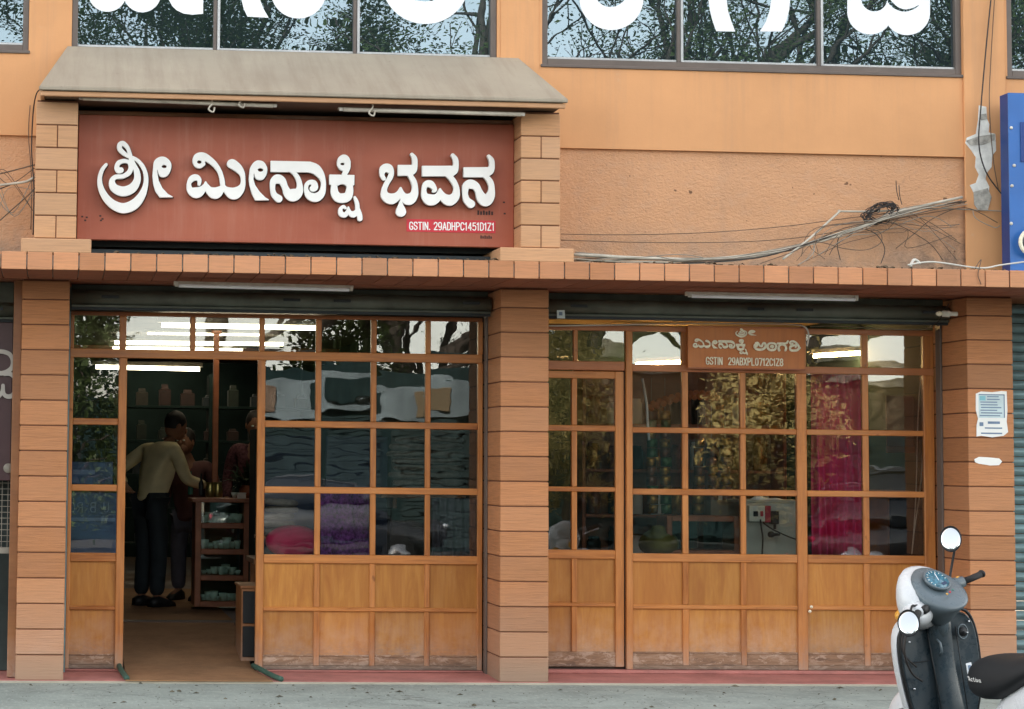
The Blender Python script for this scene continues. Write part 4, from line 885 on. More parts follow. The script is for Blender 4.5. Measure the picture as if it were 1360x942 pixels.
bundle('cable_bundle', 'loose bundle of thin cables wound round the long pale pipe', 'cable bundle', [([(u + rb.uniform(-12, 12), v + rb.uniform(-5, 4) , Y - rb.uniform(0, .04)) for u, v, Y in base_], rb.choice((.0025, .0035)), rb.choice(('cable_black', 'cable_brown', 'cable_grey', 'conduit'))) for _ in range(9)])
bundle('cable_tangle', 'messy tangle of thin wires in the corner under the cable coil', 'cable tangle', [([(1050 + rb.uniform(0, 60), 345 + rb.uniform(-8, 3), -.35), (1100 + rb.uniform(-20, 30), 315 + rb.uniform(-14, 14), -.2), (1160 + rb.uniform(-30, 40), 295 + rb.uniform(-12, 20), -.12), (1215 + rb.uniform(-20, 20), 300 + rb.uniform(-20, 30), -.08), (1270 + rb.uniform(-20, 12), 330 + rb.uniform(-40, 22), -.08)], rb.choice((.0018, .0025)), rb.choice(('cable_black', 'cable_brown', 'cable_grey'))) for _ in range(10)])
bundle('cable_tangle', 'thin wires crossing the wall between the left edge and the left sign pier', 'cable tangle', [([(-5, 225 + rb.uniform(0, 90), -.15), (15 + rb.uniform(-6, 6), 240 + rb.uniform(-15, 50), -.18), (46, 225 + rb.uniform(-5, 60), -.2)], rb.choice((.002, .003)), rb.choice(('cable_black', 'cable_brown', 'cable_grey'))) for _ in range(7)])
# coil of spare cable tied to the pipe
co = []
for k in range(300):
    a = k * 0.33; rr_ = .9 + 0.24 * math.sin(k * 0.71) + random.uniform(-.14, .14)
    co.append((1170 + 20 * rr_ * math.cos(a) + 3 * math.sin(k * .23), 283 - (11 + 3 * math.sin(k * .19)) * rr_ * math.sin(a) - 6 * math.cos(a), -0.10 - 0.03 * math.sin(k * 0.13)))
pxtube('cable_coil', co, 0.0030, 'cable_black', 'tangled coil of dark cable tied where the two pipes meet', 'cable coil', smooth_n=3, n=5)
for i, (u, v) in enumerate(((1190, 240), (1194, 246))):
    pxtube('tie_wire', [(u, v, -.1), (u + 1, v + 14, -.1), (u + 4, v + 26, -.1)], .003, 'cable_black', ['stiff wire end sticking up above the cable coil', 'shorter wire end right of the upright one above the coil'][i], 'wire')
# rubbish on the ledge
db = MB(); rg = random.Random(3)
for k in range(900):
    x = rg.choice([rg.uniform(3.45, 6.5), rg.uniform(3.45, 6.5), rg.uniform(0.25, 2.9)]); y = rg.uniform(-0.78, -0.02) if x > 3 else rg.uniform(-0.78, -0.45)
    s = rg.uniform(.004, .016); z = 2.889
    a = rg.uniform(0, 6.28); c, d = math.cos(a), math.sin(a)
    q = [(-s * 2, -s), (s * 2, -s * .6), (s * 1.6, s), (-s, s * .8)]; h = rg.uniform(0.002, .018)
    vs = [db.bm.verts.new((x + p[0] * c - p[1] * d, y + p[0] * d + p[1] * c, z + (h if i % 2 else 0))) for i, p in enumerate(q)] + [db.bm.verts.new((x, y, z + h * 1.3))]
    for i in range(4): db.bm.faces.new((vs[i], vs[(i + 1) % 4], vs[4]))
tag(db.build('leaf_litter', M['debris']), 'dry leaves and rubbish scattered along the top of the ledge', 'litter', kind='stuff')
pxtube('pipe_stub', [(1209, 354, -.5), (1214, 345, -.48), (1222, 350, -.45)], .010, 'cable_white', 'small white pipe stub lying at the ledge below the dirty corner', 'pipe')
# lamp holder on the right pillar and sticker on the shutter box
lh = empty('lamp_holder', W(1262, 417, -.05)); tag(lh, 'small dusty metal lamp holder on the right tiled pillar', 'lamp holder')
for nm, prof, mt in (('socket', [(.012, -.06), (.022, -.055), (.024, -.01), (.016, 0), (.016, .05)], 'steel_white'), ('bulb', [(.001, -.105), (.012, -.098), (.019, -.08), (.012, -.061)], 'letter_cream')):
    o = MB().lathe(prof, (0, 0, 0), 14, 'X').build(nm, M[mt], None, True); o.parent = lh
o = MB().box(-.02, .0, .0, .08, -.012, .012, .003).build('bracket', M['cable_brown'], None); o.parent = lh
st = paper('sticker', [(739.5, 412), (750, 412), (750.5, 423), (740, 423)], 0.236, 0.002, 'notice_pale', 'small square sticker on the shutter box right of the middle pillar', 'sticker')
pkid('mark', 742.5, 414.5, 747, 419, 0.2345, 0.2359, 'notice_ink', st)
# ---- small hanging shop sign
sm = empty('small_sign', W(914, 491, 0.50)); tag(sm, 'small varnished wooden sign with two lines of cream Kannada letters and a tax number', 'signboard')
a, b = W(914, 488.5, .50), W(1068.5, 436.5, .50)
me_ = MB().prism([(a.x, a.z), (b.x, a.z - .004), (b.x, b.z - 0.012), (b.x - .012, b.z), (a.x, b.z)], 0.50, 0.545, lambda p, q, d: (p, d, q)).build('board', M['wood_sign'], sm)
for q in ((a.x - .004, b.x + .004, a.z - .008, a.z + .004), (a.x - .004, b.x + .004, b.z - .004, b.z + .008)): box('edge_strip', q[0], q[1], .492, .499, q[2], q[3], M['wood_red_x'], sm, .002)
fs = lambda u, v: W(u, v, 0.493)
sg = [remap(G1, (129, 188, 198, 284), (976.5, 436.5, 992.5, 448), 0.95), remap(G2, (202, 209, 229, 263), (993.5, 439, 1004, 445.5), 0.9)]
src = (248, 204, 431, 272); dst = (920, 450, 976, 463.8)
sg += [remap(g, src, dst, 0.85) for g in (G3, G4, G5)]
sg += [remap(G6 + G6b, (437, 206, 481, 294), (977.5, 450.5, 993.5, 471.5), 0.85)]
J = lambda L: zt(980, 430, 13.6, L)
sg += [J([('s', [(330,415,14),(345,385,15),(315,375,15),(296,400,16),(312,445,17),(370,470,18),(440,465,18),(488,430,17),(495,375,15),(470,348,14),(445,370,14),(430,410,14),(395,400,13),(375,365,13),(350,345,14),(320,350,14)])]),
       J([('s', [(610,352,14),(665,365,15),(690,410,16),(665,465,17),(610,480,18),(555,465,17),(532,415,16),(555,365,15),(610,352,14)]), ('s', [(590,420,12),(610,395,12),(635,410,12),(620,435,12)])]),
       J([('s', [(715,360,15),(780,358,15),(850,360,15),(885,345,14),(900,315,11)]), ('s', [(742,480,20),(732,440,15),(750,395,15),(800,378,15),(850,400,15),(868,445,15),(855,482,17)])]),
       J([('s', [(985,360,12),(965,375,13),(942,350,14),(955,325,14),(1000,320,15),(1050,350,15),(1090,400,15),(1100,440,15),(1070,478,17),(1010,488,18),(955,480,17),(938,440,15),(950,410,14),(1000,400,13),(1045,385,12)]), ('s', [(960,418,12),(1000,392,12),(1045,398,12),(1040,428,11)]), ('s', [(1075,470,18),(1100,455,14),(1118,440,12)])])]
for g in sg: glyph('letter', g, fs, 0.006, M['letter_cream'], sm, h=0.12, pad=1, step=1, out=0.22)
for g in text_items('GSTIN  29ABXPL0712C1Z8', 937.5, 474, 1040, 484.5, 1.05, 1.8, slope=.022): glyph('number_letter', g, fs, 0.004, M['letter_cream'], sm, h=0.15, pad=1, out=0.1)
# bits on the timber
for i, (u, v) in enumerate(((1075, 812), (1077, 806))):
    p = W(u, v, .55); o = MB().lathe([(.004, -.02), (.011, -.014), (.011, -.004), (.006, 0)], (0, 0, 0), 10, 'Y').build('bolt', M['letter_cream'], B, True); o.location = p
# doormat with green edging
def strip(name, A, Bp, w, z, mat, parent=None):
    pass
mt_ = MB()
path = [(-0.05, 0.066), (0.55, 0.090), (0.75, 0.098), (2.4, 0.30), (6.5, 0.31)]
mt_.loft([[(0.515, y, z), (1.42, y, z), (1.42, y, z - .012), (0.515, y, z - .012)] if y > .5 else [(0.50, y, z + .003), (1.50, y, z + .003), (1.50, y, z - .004), (0.50, y, z - .004)] for y, z in path])
dm = mt_.build('doormat', M['mat_brown'], None); tag(dm, 'brown coir runner laid through the open doorway', 'doormat')
for s, (xa, xb) in ((0, (0.475, 0.512)), (1, (1.425, 1.56))):
    P = [(xa, .60, .11), (xa + .003, .35, .105), (xa + .02, .15, .09), (xb, -.02, .078)] if s == 0 else [(xa, .62, .11), (xa + .03, .38, .105), (xa + .08, .15, .09), (xb, -.03, .078)]
    o = MB().tube(catmull(P, 6), [.022] * 18 + [.01] if False else .019, 8).build('edging', M['mat_green'], dm, True)

# ================================================================ INSIDE THE SHOPS
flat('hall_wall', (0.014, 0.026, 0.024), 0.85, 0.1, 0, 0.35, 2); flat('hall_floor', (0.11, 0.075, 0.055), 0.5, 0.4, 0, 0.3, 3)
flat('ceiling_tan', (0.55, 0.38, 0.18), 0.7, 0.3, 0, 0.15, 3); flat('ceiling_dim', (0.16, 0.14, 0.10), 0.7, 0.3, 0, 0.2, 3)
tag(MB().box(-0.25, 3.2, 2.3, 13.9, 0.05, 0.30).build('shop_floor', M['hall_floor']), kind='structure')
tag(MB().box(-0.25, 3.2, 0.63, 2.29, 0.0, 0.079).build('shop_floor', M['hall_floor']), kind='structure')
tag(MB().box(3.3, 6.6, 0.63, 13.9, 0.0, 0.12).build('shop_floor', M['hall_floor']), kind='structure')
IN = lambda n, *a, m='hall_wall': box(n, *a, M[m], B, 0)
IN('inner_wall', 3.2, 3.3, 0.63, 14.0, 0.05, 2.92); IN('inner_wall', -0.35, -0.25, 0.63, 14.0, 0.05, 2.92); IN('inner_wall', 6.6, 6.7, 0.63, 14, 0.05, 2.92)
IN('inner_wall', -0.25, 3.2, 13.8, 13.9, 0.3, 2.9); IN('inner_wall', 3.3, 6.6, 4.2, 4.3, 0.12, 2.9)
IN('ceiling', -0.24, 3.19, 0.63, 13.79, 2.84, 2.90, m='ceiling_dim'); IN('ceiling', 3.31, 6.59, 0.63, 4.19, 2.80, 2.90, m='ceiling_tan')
# lit tubes hanging in the hall, one behind another
def lit_tube(u0, v0, u1, v1, Y, label, mat='tube_lit', r=0.014):
    a, b = W(u0, v0, Y), W(u1, v1, Y); d = b - a
    e = empty('tube_light', tuple(a)); tag(e, label, 'tube light', 'lit tube lights inside the shops')
    o = MB().tube([(0, 0, 0), tuple(d)], r, 10).build('tube', M[mat], None, True); o.parent = e
    Ms = MB(); hb = r * 2.2
    Ms.loft([[(p.x, p.y - 0.02, p.z + r + .004), (p.x, p.y + 0.02, p.z + r + .004), (p.x, p.y + 0.02, p.z + r + .004 + hb), (p.x, p.y - 0.02, p.z + r + .004 + hb)] for p in (Vector((0, 0, 0)) - d * 0.03, d * 1.03)])
    o = Ms.build('housing', M['steel_white'], None); o.parent = e
LT = [(127, 487.5, 265, 490.5, 13.0, 'lit tube light farthest back in the hall, seen through the doorway', .026),
      (150, 464, 322, 467, 9.2, 'lit tube light seen just above the door transom', .028), (152, 455, 376, 457.5, 7.6, 'lit tube light behind the transom panes, second from the bottom', .017),
      (196, 443, 345, 445, 5.8, 'thin lit tube light at middle height in the transom panes', .009), (215, 432, 420, 436, 4.3, 'long lit tube light near the top of the transom panes', .020)]
for u0, v0, u1, v1, Y, lab, r in LT: lit_tube(u0, v0, u1, v1, Y, lab, r=r)
lit_tube(1081, 473, 1144, 469, 2.6, 'warm lit tube light in the right shop behind the transom, left piece', 'tube_lit_warm', .016)
lit_tube(1152, 468, 1196, 464.5, 2.6, 'warm lit tube light in the right shop behind the transom, right piece', 'tube_lit_warm', .016)
lit_tube(735, 486, 770, 486, 3.4, 'short warm lit tube light behind the transom of the closed door', 'tube_lit_warm', .012)
lit_tube(845, 484, 905, 481, 3.8, 'warm lit tube light behind the transom left of the small sign', 'tube_lit_warm', .014)
# ceiling beams of the hall
for i, (u, v, Y) in enumerate(((200, 480, 11.0), (200, 473, 9.8))):
    z = W(u, v, Y).z; IN('beam', -0.24, 3.19, Y, Y + .2, z, 2.835, m='wood_dark')
# tall posts and shelves in the hall
def thing_box_parts(name, label, cat, base, parts, group=None):
    e = empty(name, base); tag(e, label, cat, group)
    for nm, x0, x1, y0, y1, z0, z1, mt, *bv in parts:
        o = MB().box(x0, x1, y0, y1, z0, z1, bv[0] if bv else 0.004).build(nm, M[mt], None); o.parent = e
    return e
def at(u, v, Y): return W(u, v, Y)
flat('cup_white', (0.75, 0.80, 0.74), 0.35); flat('case_inner', (0.06, 0.12, 0.11), 0.6); flat('case_wood', (0.34, 0.12, 0.055), 0.45, 0.4, 0, 0.25, 8)
# display case
a, b = at(258, 806, 3.5), at(332, 663, 3.5); Wc, Hc = b.x - a.x, b.z - a.z
parts = [('side', 0, .05, 0, .45, 0, Hc - .03, 'case_wood'), ('side', Wc - .05, Wc, 0, .45, 0, Hc - .03, 'case_wood'), ('top', -.03, Wc + .03, -.02, .6, Hc - .03, Hc, 'case_wood'), ('back', .05, Wc - .05, .42, .45, 0, Hc - .03, 'case_inner')]
nS = 4; sh = (Hc - .03) / nS
for i in range(nS): parts += [('shelf', .05, Wc - .05, 0, .42, i * sh + .0, i * sh + .045, 'case_wood'), ('glass', .052, Wc - .052, .012, .016, i * sh + .046, (i + 1) * sh - .002, 'glass_case', 0)]
case = thing_box_parts('display_case', 'wooden glass fronted display case with four shelves of white cups in the doorway', 'display case', tuple(a), parts)
ORD = ['first', 'second', 'third', 'fourth', 'fifth', 'sixth', 'seventh', 'eighth', 'ninth', 'tenth']
rg = random.Random(5)
cup = None
for i in range(nS):
    n = rg.randint(6, 8)
    for k in range(n):
        if cup is None:
            cup = MB().lathe([(.018, 0), (.026, .03), (.03, .055), (.026, .055), (.02, .01)], (0, 0, 0), 10).build('cup', M['cup_white'], None, True); c = cup
        else: c = cup.copy(); COL.objects.link(c)
        sc_ = rg.uniform(.8, 1.35); c.scale = (sc_, sc_, sc_ * rg.uniform(.7, 1.3)); c.location = (a.x + .09 + k * (Wc - .18) / (n - 1), a.y + .08 + rg.random() * .12, a.z + i * sh + .046)
        tag(c, 'small white cup, %s from the left on the %s shelf of the display case' % (ORD[k], ['lowest', 'second lowest', 'second highest', 'top'][i]), 'cup', 'cups in the display case')
def bottle(name, u, v, Y, h, mat, label, cat='bottle', prof=None):
    p = at(u, v, Y); prof = prof or [(.3, 0), (.32, .05), (.32, .55), (.14, .72), (.11, .95), (.13, 1.0)]
    o = MB().lathe([(r * h * .36, z * h) for r, z in prof], (0, 0, 0), 12).build(name, M[mat], None, True); o.location = p; tag(o, label, cat); return o
flat('bottle_green', (0.05, 0.20, 0.16), 0.2, 0.6); flat('skin', (0.27, 0.13, 0.075), 0.55, 0.4, 0, 0.08); flat('hair', (0.012, 0.010, 0.009), 0.6)
flat('shirt_tan', (0.66, 0.57, 0.34), 0.8, 0.2, 0, 0.12, 8); flat('trouser_dark', (0.018, 0.026, 0.032), 0.8); flat('shirt_pink', (0.14, 0.06, 0.055), 0.8); flat('cloth_grey', (0.10, 0.10, 0.13), 0.8)
flat('orange_fruit', (0.55, 0.18, 0.05), 0.5); flat('brass', (0.35, 0.28, 0.10), 0.3, 0.5, 0.8)
zt_c = 663
bottle('bottle', 267, 659, 3.6, .19, 'black', 'dark bottle standing at the left end of the display case top')
bottle('bottle', 253, 657, 3.95, .20, 'bottle_green', 'green glass bottle behind the display case beside the man')
for i, (u, v) in enumerate(((279, 661), (289, 661))):
    bottle('pot', u, v, 3.6, .13, 'brass', ['squat brass pot on the display case right of the dark bottle', 'squat brass pot farther right on the display case'][i], 'pot', [(.6, 0), (.9, .1), (.9, .55), (.7, .8), (.85, 1.0)])
bottle('bowl', 311, 662, 3.55, .05, 'cup_white', 'small white bowl at the right end of the display case top', 'bowl', [(.5, 0), (1.2, .6), (1.5, 1.0), (1.3, .8)])
thing_box_parts('small_box', 'small pale box beside the white bowl on the display case', 'box', tuple(at(315, 663, 3.6)), [('body', 0, .075, 0, .06, 0, .045, 'steel_white'), ('lid', -.003, .078, -.003, .063, .045, .055, 'cup_white')])
thing_box_parts('small_cabinet', 'low dark red wooden cabinet just inside the doorway, beside the right door post', 'cabinet', (1.36, 0.9, 0.115), [('body', 0, .2, 0, .5, 0, .52, 'wood_dark'), ('top', -.01, .21, -.01, .51, .5205, .54, 'wood_dark'), ('door', .01, .19, -.012, -.001, .03, .25, 'black'), ('door', .01, .19, -.012, -.001, .27, .5, 'black')])
# wall shelving at the back of the hall
p = at(175, 790, 9.0)
parts = [('upright', 0, .06, 0, .4, 0, 2.2, 'hall_wall'), ('upright', 1.2, 1.26, 0, .4, 0, 2.2, 'hall_wall'), ('upright', 2.4, 2.46, 0, .4, 0, 2.2, 'hall_wall')] + [('shelf', .06, 2.4, .01, .39, .3 + i * .38, .33 + i * .38, 'hall_wall') for i in range(5)]
thing_box_parts('tall_shelf', 'tall dark green shelving against the far end of the hall', 'shelf', (0.5, 9.5, 0.31), parts)
bx0 = None; rg = random.Random(8); hue = ['hall_a', 'hall_b', 'hall_c', 'hall_d']
for nm_, c_ in zip(hue, ((0.025, 0.010, 0.007), (0.009, 0.016, 0.02), (0.024, 0.021, 0.014), (0.008, 0.015, 0.008))): flat(nm_, c_, 0.5, 0.4, 0, 0.4, 14)
for i in range(5):
    for k_ in range(9):
        w_, h_ = rg.uniform(.05, .09), rg.uniform(.12, .24)
        o = MB().loft([[(q * w_, r_ * .08, z_) for q, r_ in ((-1, -1), (1, -1), (1, 1), (-1, 1))] if False else [(q * w_ * f_, r_ * .08 * f_, z_) for q, r_ in ((-1, -1), (1, -1), (1, 1), (-1, 1))] for z_, f_ in ((0, 1), (h_ * .75, 1), (h_ * .8, .6), (h_, .55))]).build('tin', M[rg.choice(hue)], None)
        o.location = (.5 + .2 + k_ * .255, 9.62, .31 + .331 + i * .38); tag(o, 'dim storage tin, %s from the left on shelf %s from the floor in the hall' % (ORD[k_], ORD[i]), 'tin', 'tins on the tall shelf in the hall')
thing_box_parts('timber_post', 'slim varnished post standing in the hall behind the counter', 'post', tuple(at(281, 700, 4.6)), [('shaft', 0, .05, 0, .05, 0, 1.72, 'case_wood'), ('cap', -.02, .07, -.02, .07, 1.7205, 1.75, 'case_wood')])
thing_box_parts('counter', 'dark counter behind the display case', 'counter', (1.62, 3.9, 0.31), [('body', 0, 1.2, 0, .5, 0, .86, 'wood_dark'), ('top', -.03, 1.23, -.03, .53, .86, .90, 'case_wood')])
# ---- people
def skin_mesh(name, verts, edges, mat, parent, root=0, lv=2, M_=None):
    me = bpy.data.meshes.new(name); me.from_pydata([v[:3] for v in verts], edges, [])
    o = place(name, me, None, M[mat]); o.parent = parent
    o.modifiers.new('skin', 'SKIN'); o.modifiers['skin'].use_smooth_shade = True
    o.data.skin_vertices[0].data if len(o.data.skin_vertices) else None
    if not len(o.data.skin_vertices): return o
    for i, v in enumerate(verts):
        sv = o.data.skin_vertices[0].data[i]; sv.radius = (v[3], v[4] if len(v) > 4 else v[3]); sv.use_root = (i == root)
    m = o.modifiers.new('sub', 'SUBSURF'); m.levels = lv; m.render_levels = lv
    return o
def person(label, base, yaw, J, shirt, trouser, cat='person', hair='hair', sleeve='long'):
    """J: joint positions in the person's own frame: x right, y forward, z up"""
    e = empty('person', base); e.rotation_euler = (0, 0, yaw); tag(e, label, cat)
    V = Vector; j = {k: V(v) for k, v in J.items()}
    V_ = [(*j['pelvis'], .105, .105), (*j['chest'], .118, .118), (*j['neck'], .05, .05), (*j['head'], .045, .045)]
    E_ = [(0, 1), (1, 2), (2, 3)]; idx = {}
    def add(p, r, fr): V_.append((*p, r)); E_.append((fr, len(V_) - 1)); return len(V_) - 1
    for s in 'lr':
        a = add(j['sh' + s], .055, 1); b_ = add(j['el' + s], .040, a); c = add(j['wr' + s], .024, b_)
        d = (j['wr' + s] - j['el' + s]).normalized(); side = d.cross(V((0, 0, 1))).normalized() if abs(d.z) < .9 else V((1, 0, 0)); palm = add(j['wr' + s] + d * .06, .026, c)
        P = j['wr' + s] + d * .075; nrm = d.cross(side).normalized()
        for q, (of, ln) in enumerate(((-.030, .062), (-.010, .074), (.011, .070), (.031, .055))):
            k1 = add(P + side * of, .0095, palm); k2 = add(P + side * of * 1.1 + d * ln * .5 - nrm * .006, .0085, k1); add(P + side * of * 1.1 + d * ln * .92 - nrm * .022, .0075, k2)
        t1 = add(j['wr' + s] + d * .035 + side * .038, .0105, palm); add(j['wr' + s] + d * .070 + side * .062, .0085, t1)
        a = add(j['hip' + s], .085, 0); b_ = add(j['kn' + s], .055, a); c = add(j['an' + s], .035, b_); add(j['an' + s] + V((0, .13, -.05)), .03, c)
    body = skin_mesh('body', V_, E_, 'skin', e)
    # head as a shaped form
    hd = j['head'] + V((0, .02, .09)); tilt = Matrix.Translation(hd) @ Euler(J.get('headrot', (0, 0, 0))).to_matrix().to_4x4()
    m = MB(); m.sphere((0, 0, 0), 1, (.076, .095, .118), 20, tilt); m.sphere((0, .050, -.055), 1, (.052, .052, .055), 14, tilt)
    m.sphere((0, .098, -.012), 1, (.013, .020, .026), 8, tilt)
    for s in (-1, 1): m.sphere((s * .077, 0, -.01), 1, (.010, .022, .032), 8, tilt)
    o = m.build('head', M['skin'], None, True); o.parent = e
    m = MB(); m.sphere((0, -.014, .022), 1, (.083, .098, .108), 18, tilt); 
    bmesh.ops.bisect_plane(m.bm, geom=m.bm.verts[:] + m.bm.edges[:] + m.bm.faces[:], plane_co=tilt @ V((0, .03, .0)), plane_no=(tilt.to_3x3() @ V((0, 1, -.75))), clear_outer=True)
    o = m.build('hair', M[hair], None, True); o.parent = e
    for s in (-1, 1):
        m = MB(); m.sphere((s * .030, .088, .012), 1, (.013, .007, .008), 8, tilt); o = m.build('eye', M['cup_white'], None, True); o.parent = e
    m = MB(); m.sphere((0, .103, -.058), 1, (.024, .006, .006), 8, tilt); o = m.build('mouth', M['shirt_pink'], None, True); o.parent = e
    # clothes
    V2 = [(*(j['pelvis'] - V((0, 0, .06))), .150, .150), (*(j['pelvis'].lerp(j['chest'], .5)), .135, .135), (*j['chest'], .148, .148), (*(j['neck'] - V((0, 0, .02))), .062)]
    E2 = [(0, 1), (1, 2), (2, 3)]
    for s in 'lr':
        V2.append((*j['sh' + s], .070)); E2.append((2, len(V2) - 1)); V2.append((*j['el' + s], .056)); E2.append((len(V2) - 2, len(V2) - 1))
        w = j['el' + s].lerp(j['wr' + s], .88 if sleeve == 'long' else .1); V2.append((*w, .042)); E2.append((len(V2) - 2, len(V2) - 1))
    skin_mesh('shirt', V2, E2, shirt, e, 1)
    V3 = [(*(j['pelvis'] - V((0, 0, .02))), .112, .112)]; E3 = []
    for s in 'lr':
        V3.append((*j['hip' + s], .100)); E3.append((0, len(V3) - 1)); V3.append((*j['kn' + s], .080)); E3.append((len(V3) - 2, len(V3) - 1)); V3.append((*(j['an' + s] + V((0, 0, .0))), .068)); E3.append((len(V3) - 2, len(V3) - 1))
    skin_mesh('trousers', V3, E3, trouser, e, 0)
    for s in 'lr':
        m = MB(); a = j['an' + s]; m.loft([[(a.x + q * w_, a.y + yy, zz) for q, zz in ((-1, .0), (1, .0), (.8, h), (-.8, h))] for yy, w_, h in ((-.07, .035, .06), (.0, .042, .09), (.10, .045, .06), (.19, .03, .03))])
        o = m.build('shoe', M['black'], None, True); o.parent = e
    return e
stand = dict(pelvis=(0, 0, .90), chest=(0, .04, 1.25), neck=(0, .06, 1.42), head=(0, .10, 1.48), shl=(-.19, .03, 1.36), shr=(.19, .03, 1.36), ell=(-.27, -.02, 1.08), elr=(.25, .0, 1.08), wrl=(-.26, .10, .86), wrr=(.25, .14, .88),
             hipl=(-.09, 0, .86), hipr=(.09, 0, .86), knl=(-.10, .03, .48), knr=(.10, .03, .48), anl=(-.11, 0, .08), anr=(.11, 0, .08))
man = dict(stand); man.update(chest=(.02, .10, 1.24), neck=(.03, .17, 1.40), head=(.04, .22, 1.45), shl=(-.18, .09, 1.34), shr=(.21, .10, 1.33), ell=(-.34, -.10, 1.14), wrl=(-.16, -.14, 1.02), elr=(.30, .16, 1.08), wrr=(.30, .40, 1.02), headrot=(-.35, 0, -.3))
pm = at(197, 806, 3.9)
person('man in a tan long sleeved shirt and dark trousers leaning over the counter', (pm.x, 3.9, 0.31), R_(-55), man, 'shirt_tan', 'trouser_dark')
w2 = dict(stand); w2 = {k_: (v_[0], v_[1], v_[2] - (.16 if v_[2] > .6 else 0)) for k_, v_ in w2.items()}
person('person in a pinkish top standing in the dim hall beyond the man', (1.22, 4.8, 0.31 - 0.0), R_(150), w2, 'shirt_pink', 'cloth_grey')
flat('shirt_check', (0.12, 0.05, 0.06), 0.8, 0.2, 0, 0.7, 40)
person('person in a dark speckled shirt behind the counter, right of the timber post', (1.80, 4.75, 0.31), R_(170), dict(stand, headrot=(-.3, 0, .2)), 'shirt_check', 'trouser_dark')
# fronds of a potted plant by the counter
flat('leaf_dark', (0.02, 0.05, 0.02), 0.5); 
pl = empty('potted_plant', tuple(at(330, 663, 4.3))); tag(pl, 'dark leafy potted plant on the counter beside the right door post', 'plant')
o = MB().lathe([(.05, 0), (.08, .02), (.09, .12), (.07, .12)], (0, 0, 0), 14).build('pot', M['case_wood'], None, True); o.parent = pl
lm = MB(); rg = random.Random(9)
for k in range(70):
    az = rg.uniform(0, 6.28); L = rg.uniform(.15, .42); el = rg.uniform(.3, 1.3); d = Vector((math.cos(az) * math.cos(el), math.sin(az) * math.cos(el), math.sin(el))); sd = d.cross(Vector((0, 0, 1))).normalized() * .018
    p0 = Vector((0, 0, .1)); p1 = p0 + d * L * .6 + sd; p2 = p0 + d * L + Vector((0, 0, -.08)); p3 = p0 + d * L * .6 - sd
    lm.bm.faces.new([lm.bm.verts.new(q) for q in (p0, p1, p2, p3)])
o = lm.build('foliage', M['leaf_dark'], None); o.parent = pl; tag(o, kind='stuff')
# blue board behind the left window strip, its words drawn reversed
ub = empty('blue_banner', tuple(at(93, 735, 1.0))); tag(ub, 'dark blue board behind the left window strip with pale reversed letters', 'board')
flat('blue_dark', (0.018, 0.045, 0.12), 0.5, 0.4, 0, 0.3, 5); flat('blue_pale', (0.10, 0.15, 0.26), 0.5)
a, b = at(91, 735, 1.0), at(158, 655, 1.0); box('panel', a.x, b.x, 1.0, 1.02, a.z, b.z, M['blue_dark'], ub, 0.002)
for g in text_items('.U B RO', 92, 667, 150, 681, .8, 3, mirror=True): glyph('letter', g, lambda u, v: W(u, v, .996), 0.002, M['blue_pale'], ub, h=0.2, pad=1)
a, b = at(92, 692, .997), at(153, 688, .997); box('stripe', a.x, b.x, .9965, .9995, a.z, b.z, M['blue_pale'], ub, 0)
a, b = at(92, 643, 1.1), at(150, 614, 1.1); ub2 = empty('blue_carton', tuple(a)); tag(ub2, 'blue carton behind the left window strip above the blue board', 'carton')
box('body', a.x, b.x, 1.1, 1.3, a.z, b.z, M['blue_dark'], ub2, .004); a2, b2 = at(97, 630, 1.098), at(126, 624, 1.098); box('print', a2.x, b2.x, 1.098, 1.0995, a2.z, b2.z, M['blue_pale'], ub2, 0)
# ---- goods behind the left glazing
flat('purple_cloth', (0.14, 0.04, 0.20), 0.8, 0.2, 0, 0.8, 45); flat('magenta', (0.45, 0.02, 0.09), 0.5, 0.4, 0, 0.3, 9); flat('carton', (0.26, 0.20, 0.13), 0.8); flat('navy', (0.03, 0.05, 0.10), 0.7); flat('teal_dark', (0.012, 0.024, 0.025), 0.85, 0.08, 0, 0.3)
def cloth(name, u0, v0, u1, v1, Y, mat, label, cat, folds=7, amp=.03, group=None):
    a, b = at(u0, v1, Y), at(u1, v0, Y); nx, nz = folds * 8, 14; m = MB(); rows = []
    for j_ in range(nz + 1):
        r = []
        for i in range(nx + 1):
            t = i / nx; f = j_ / nz; x = a.x + (b.x - a.x) * (t + .03 * math.sin(f * 3 + t * 9) * (1 - f)); y = amp * math.sin(t * folds * 6.283 + math.sin(f * 2.2) * .9) * (1 - .35 * f) + .015 * math.sin(t * 23 + f * 5)
            r.append((x - a.x, y, a.z + (b.z - a.z) * f - a.z))
        rows.append(r)
    m.loft(rows, cap=False, closed=False); o = m.build(name, M[mat], None, True); o.location = a
    so = o.modifiers.new('thick', 'SOLIDIFY'); so.thickness = .004
    tag(o, label, cat, group); return o
cloth('cloth', 425, 650, 491, 742, 1.2, 'purple_cloth', 'speckled purple cloth hanging behind the lower left glazing', 'cloth', 3, .02)
cloth('cloth', 574, 662, 636, 745, 1.3, 'magenta', 'dark maroon cloth behind the lowest pane beside the middle pillar', 'cloth', 6, .02).data.materials[0] = M['cloth_grey']
o = MB(); o.loft([[(x * math.cos(t) * s, y, z * math.sin(t) * s + z) for t in [k_ * math.pi / 8 for k_ in range(16)]] for x, z in ((.22, .13),) for y, s in ((0, .75), (.04, .95), (.2, 1.0), (.3, .8))])
bag = o.build('bag', M['magenta'], None, True); bag.location = at(392, 744, 1.15); subsurf(bag, 1); tag(bag, 'round magenta bag behind the lowest left pane of the open shopfront', 'bag')
a = at(426, 688, 1.35)
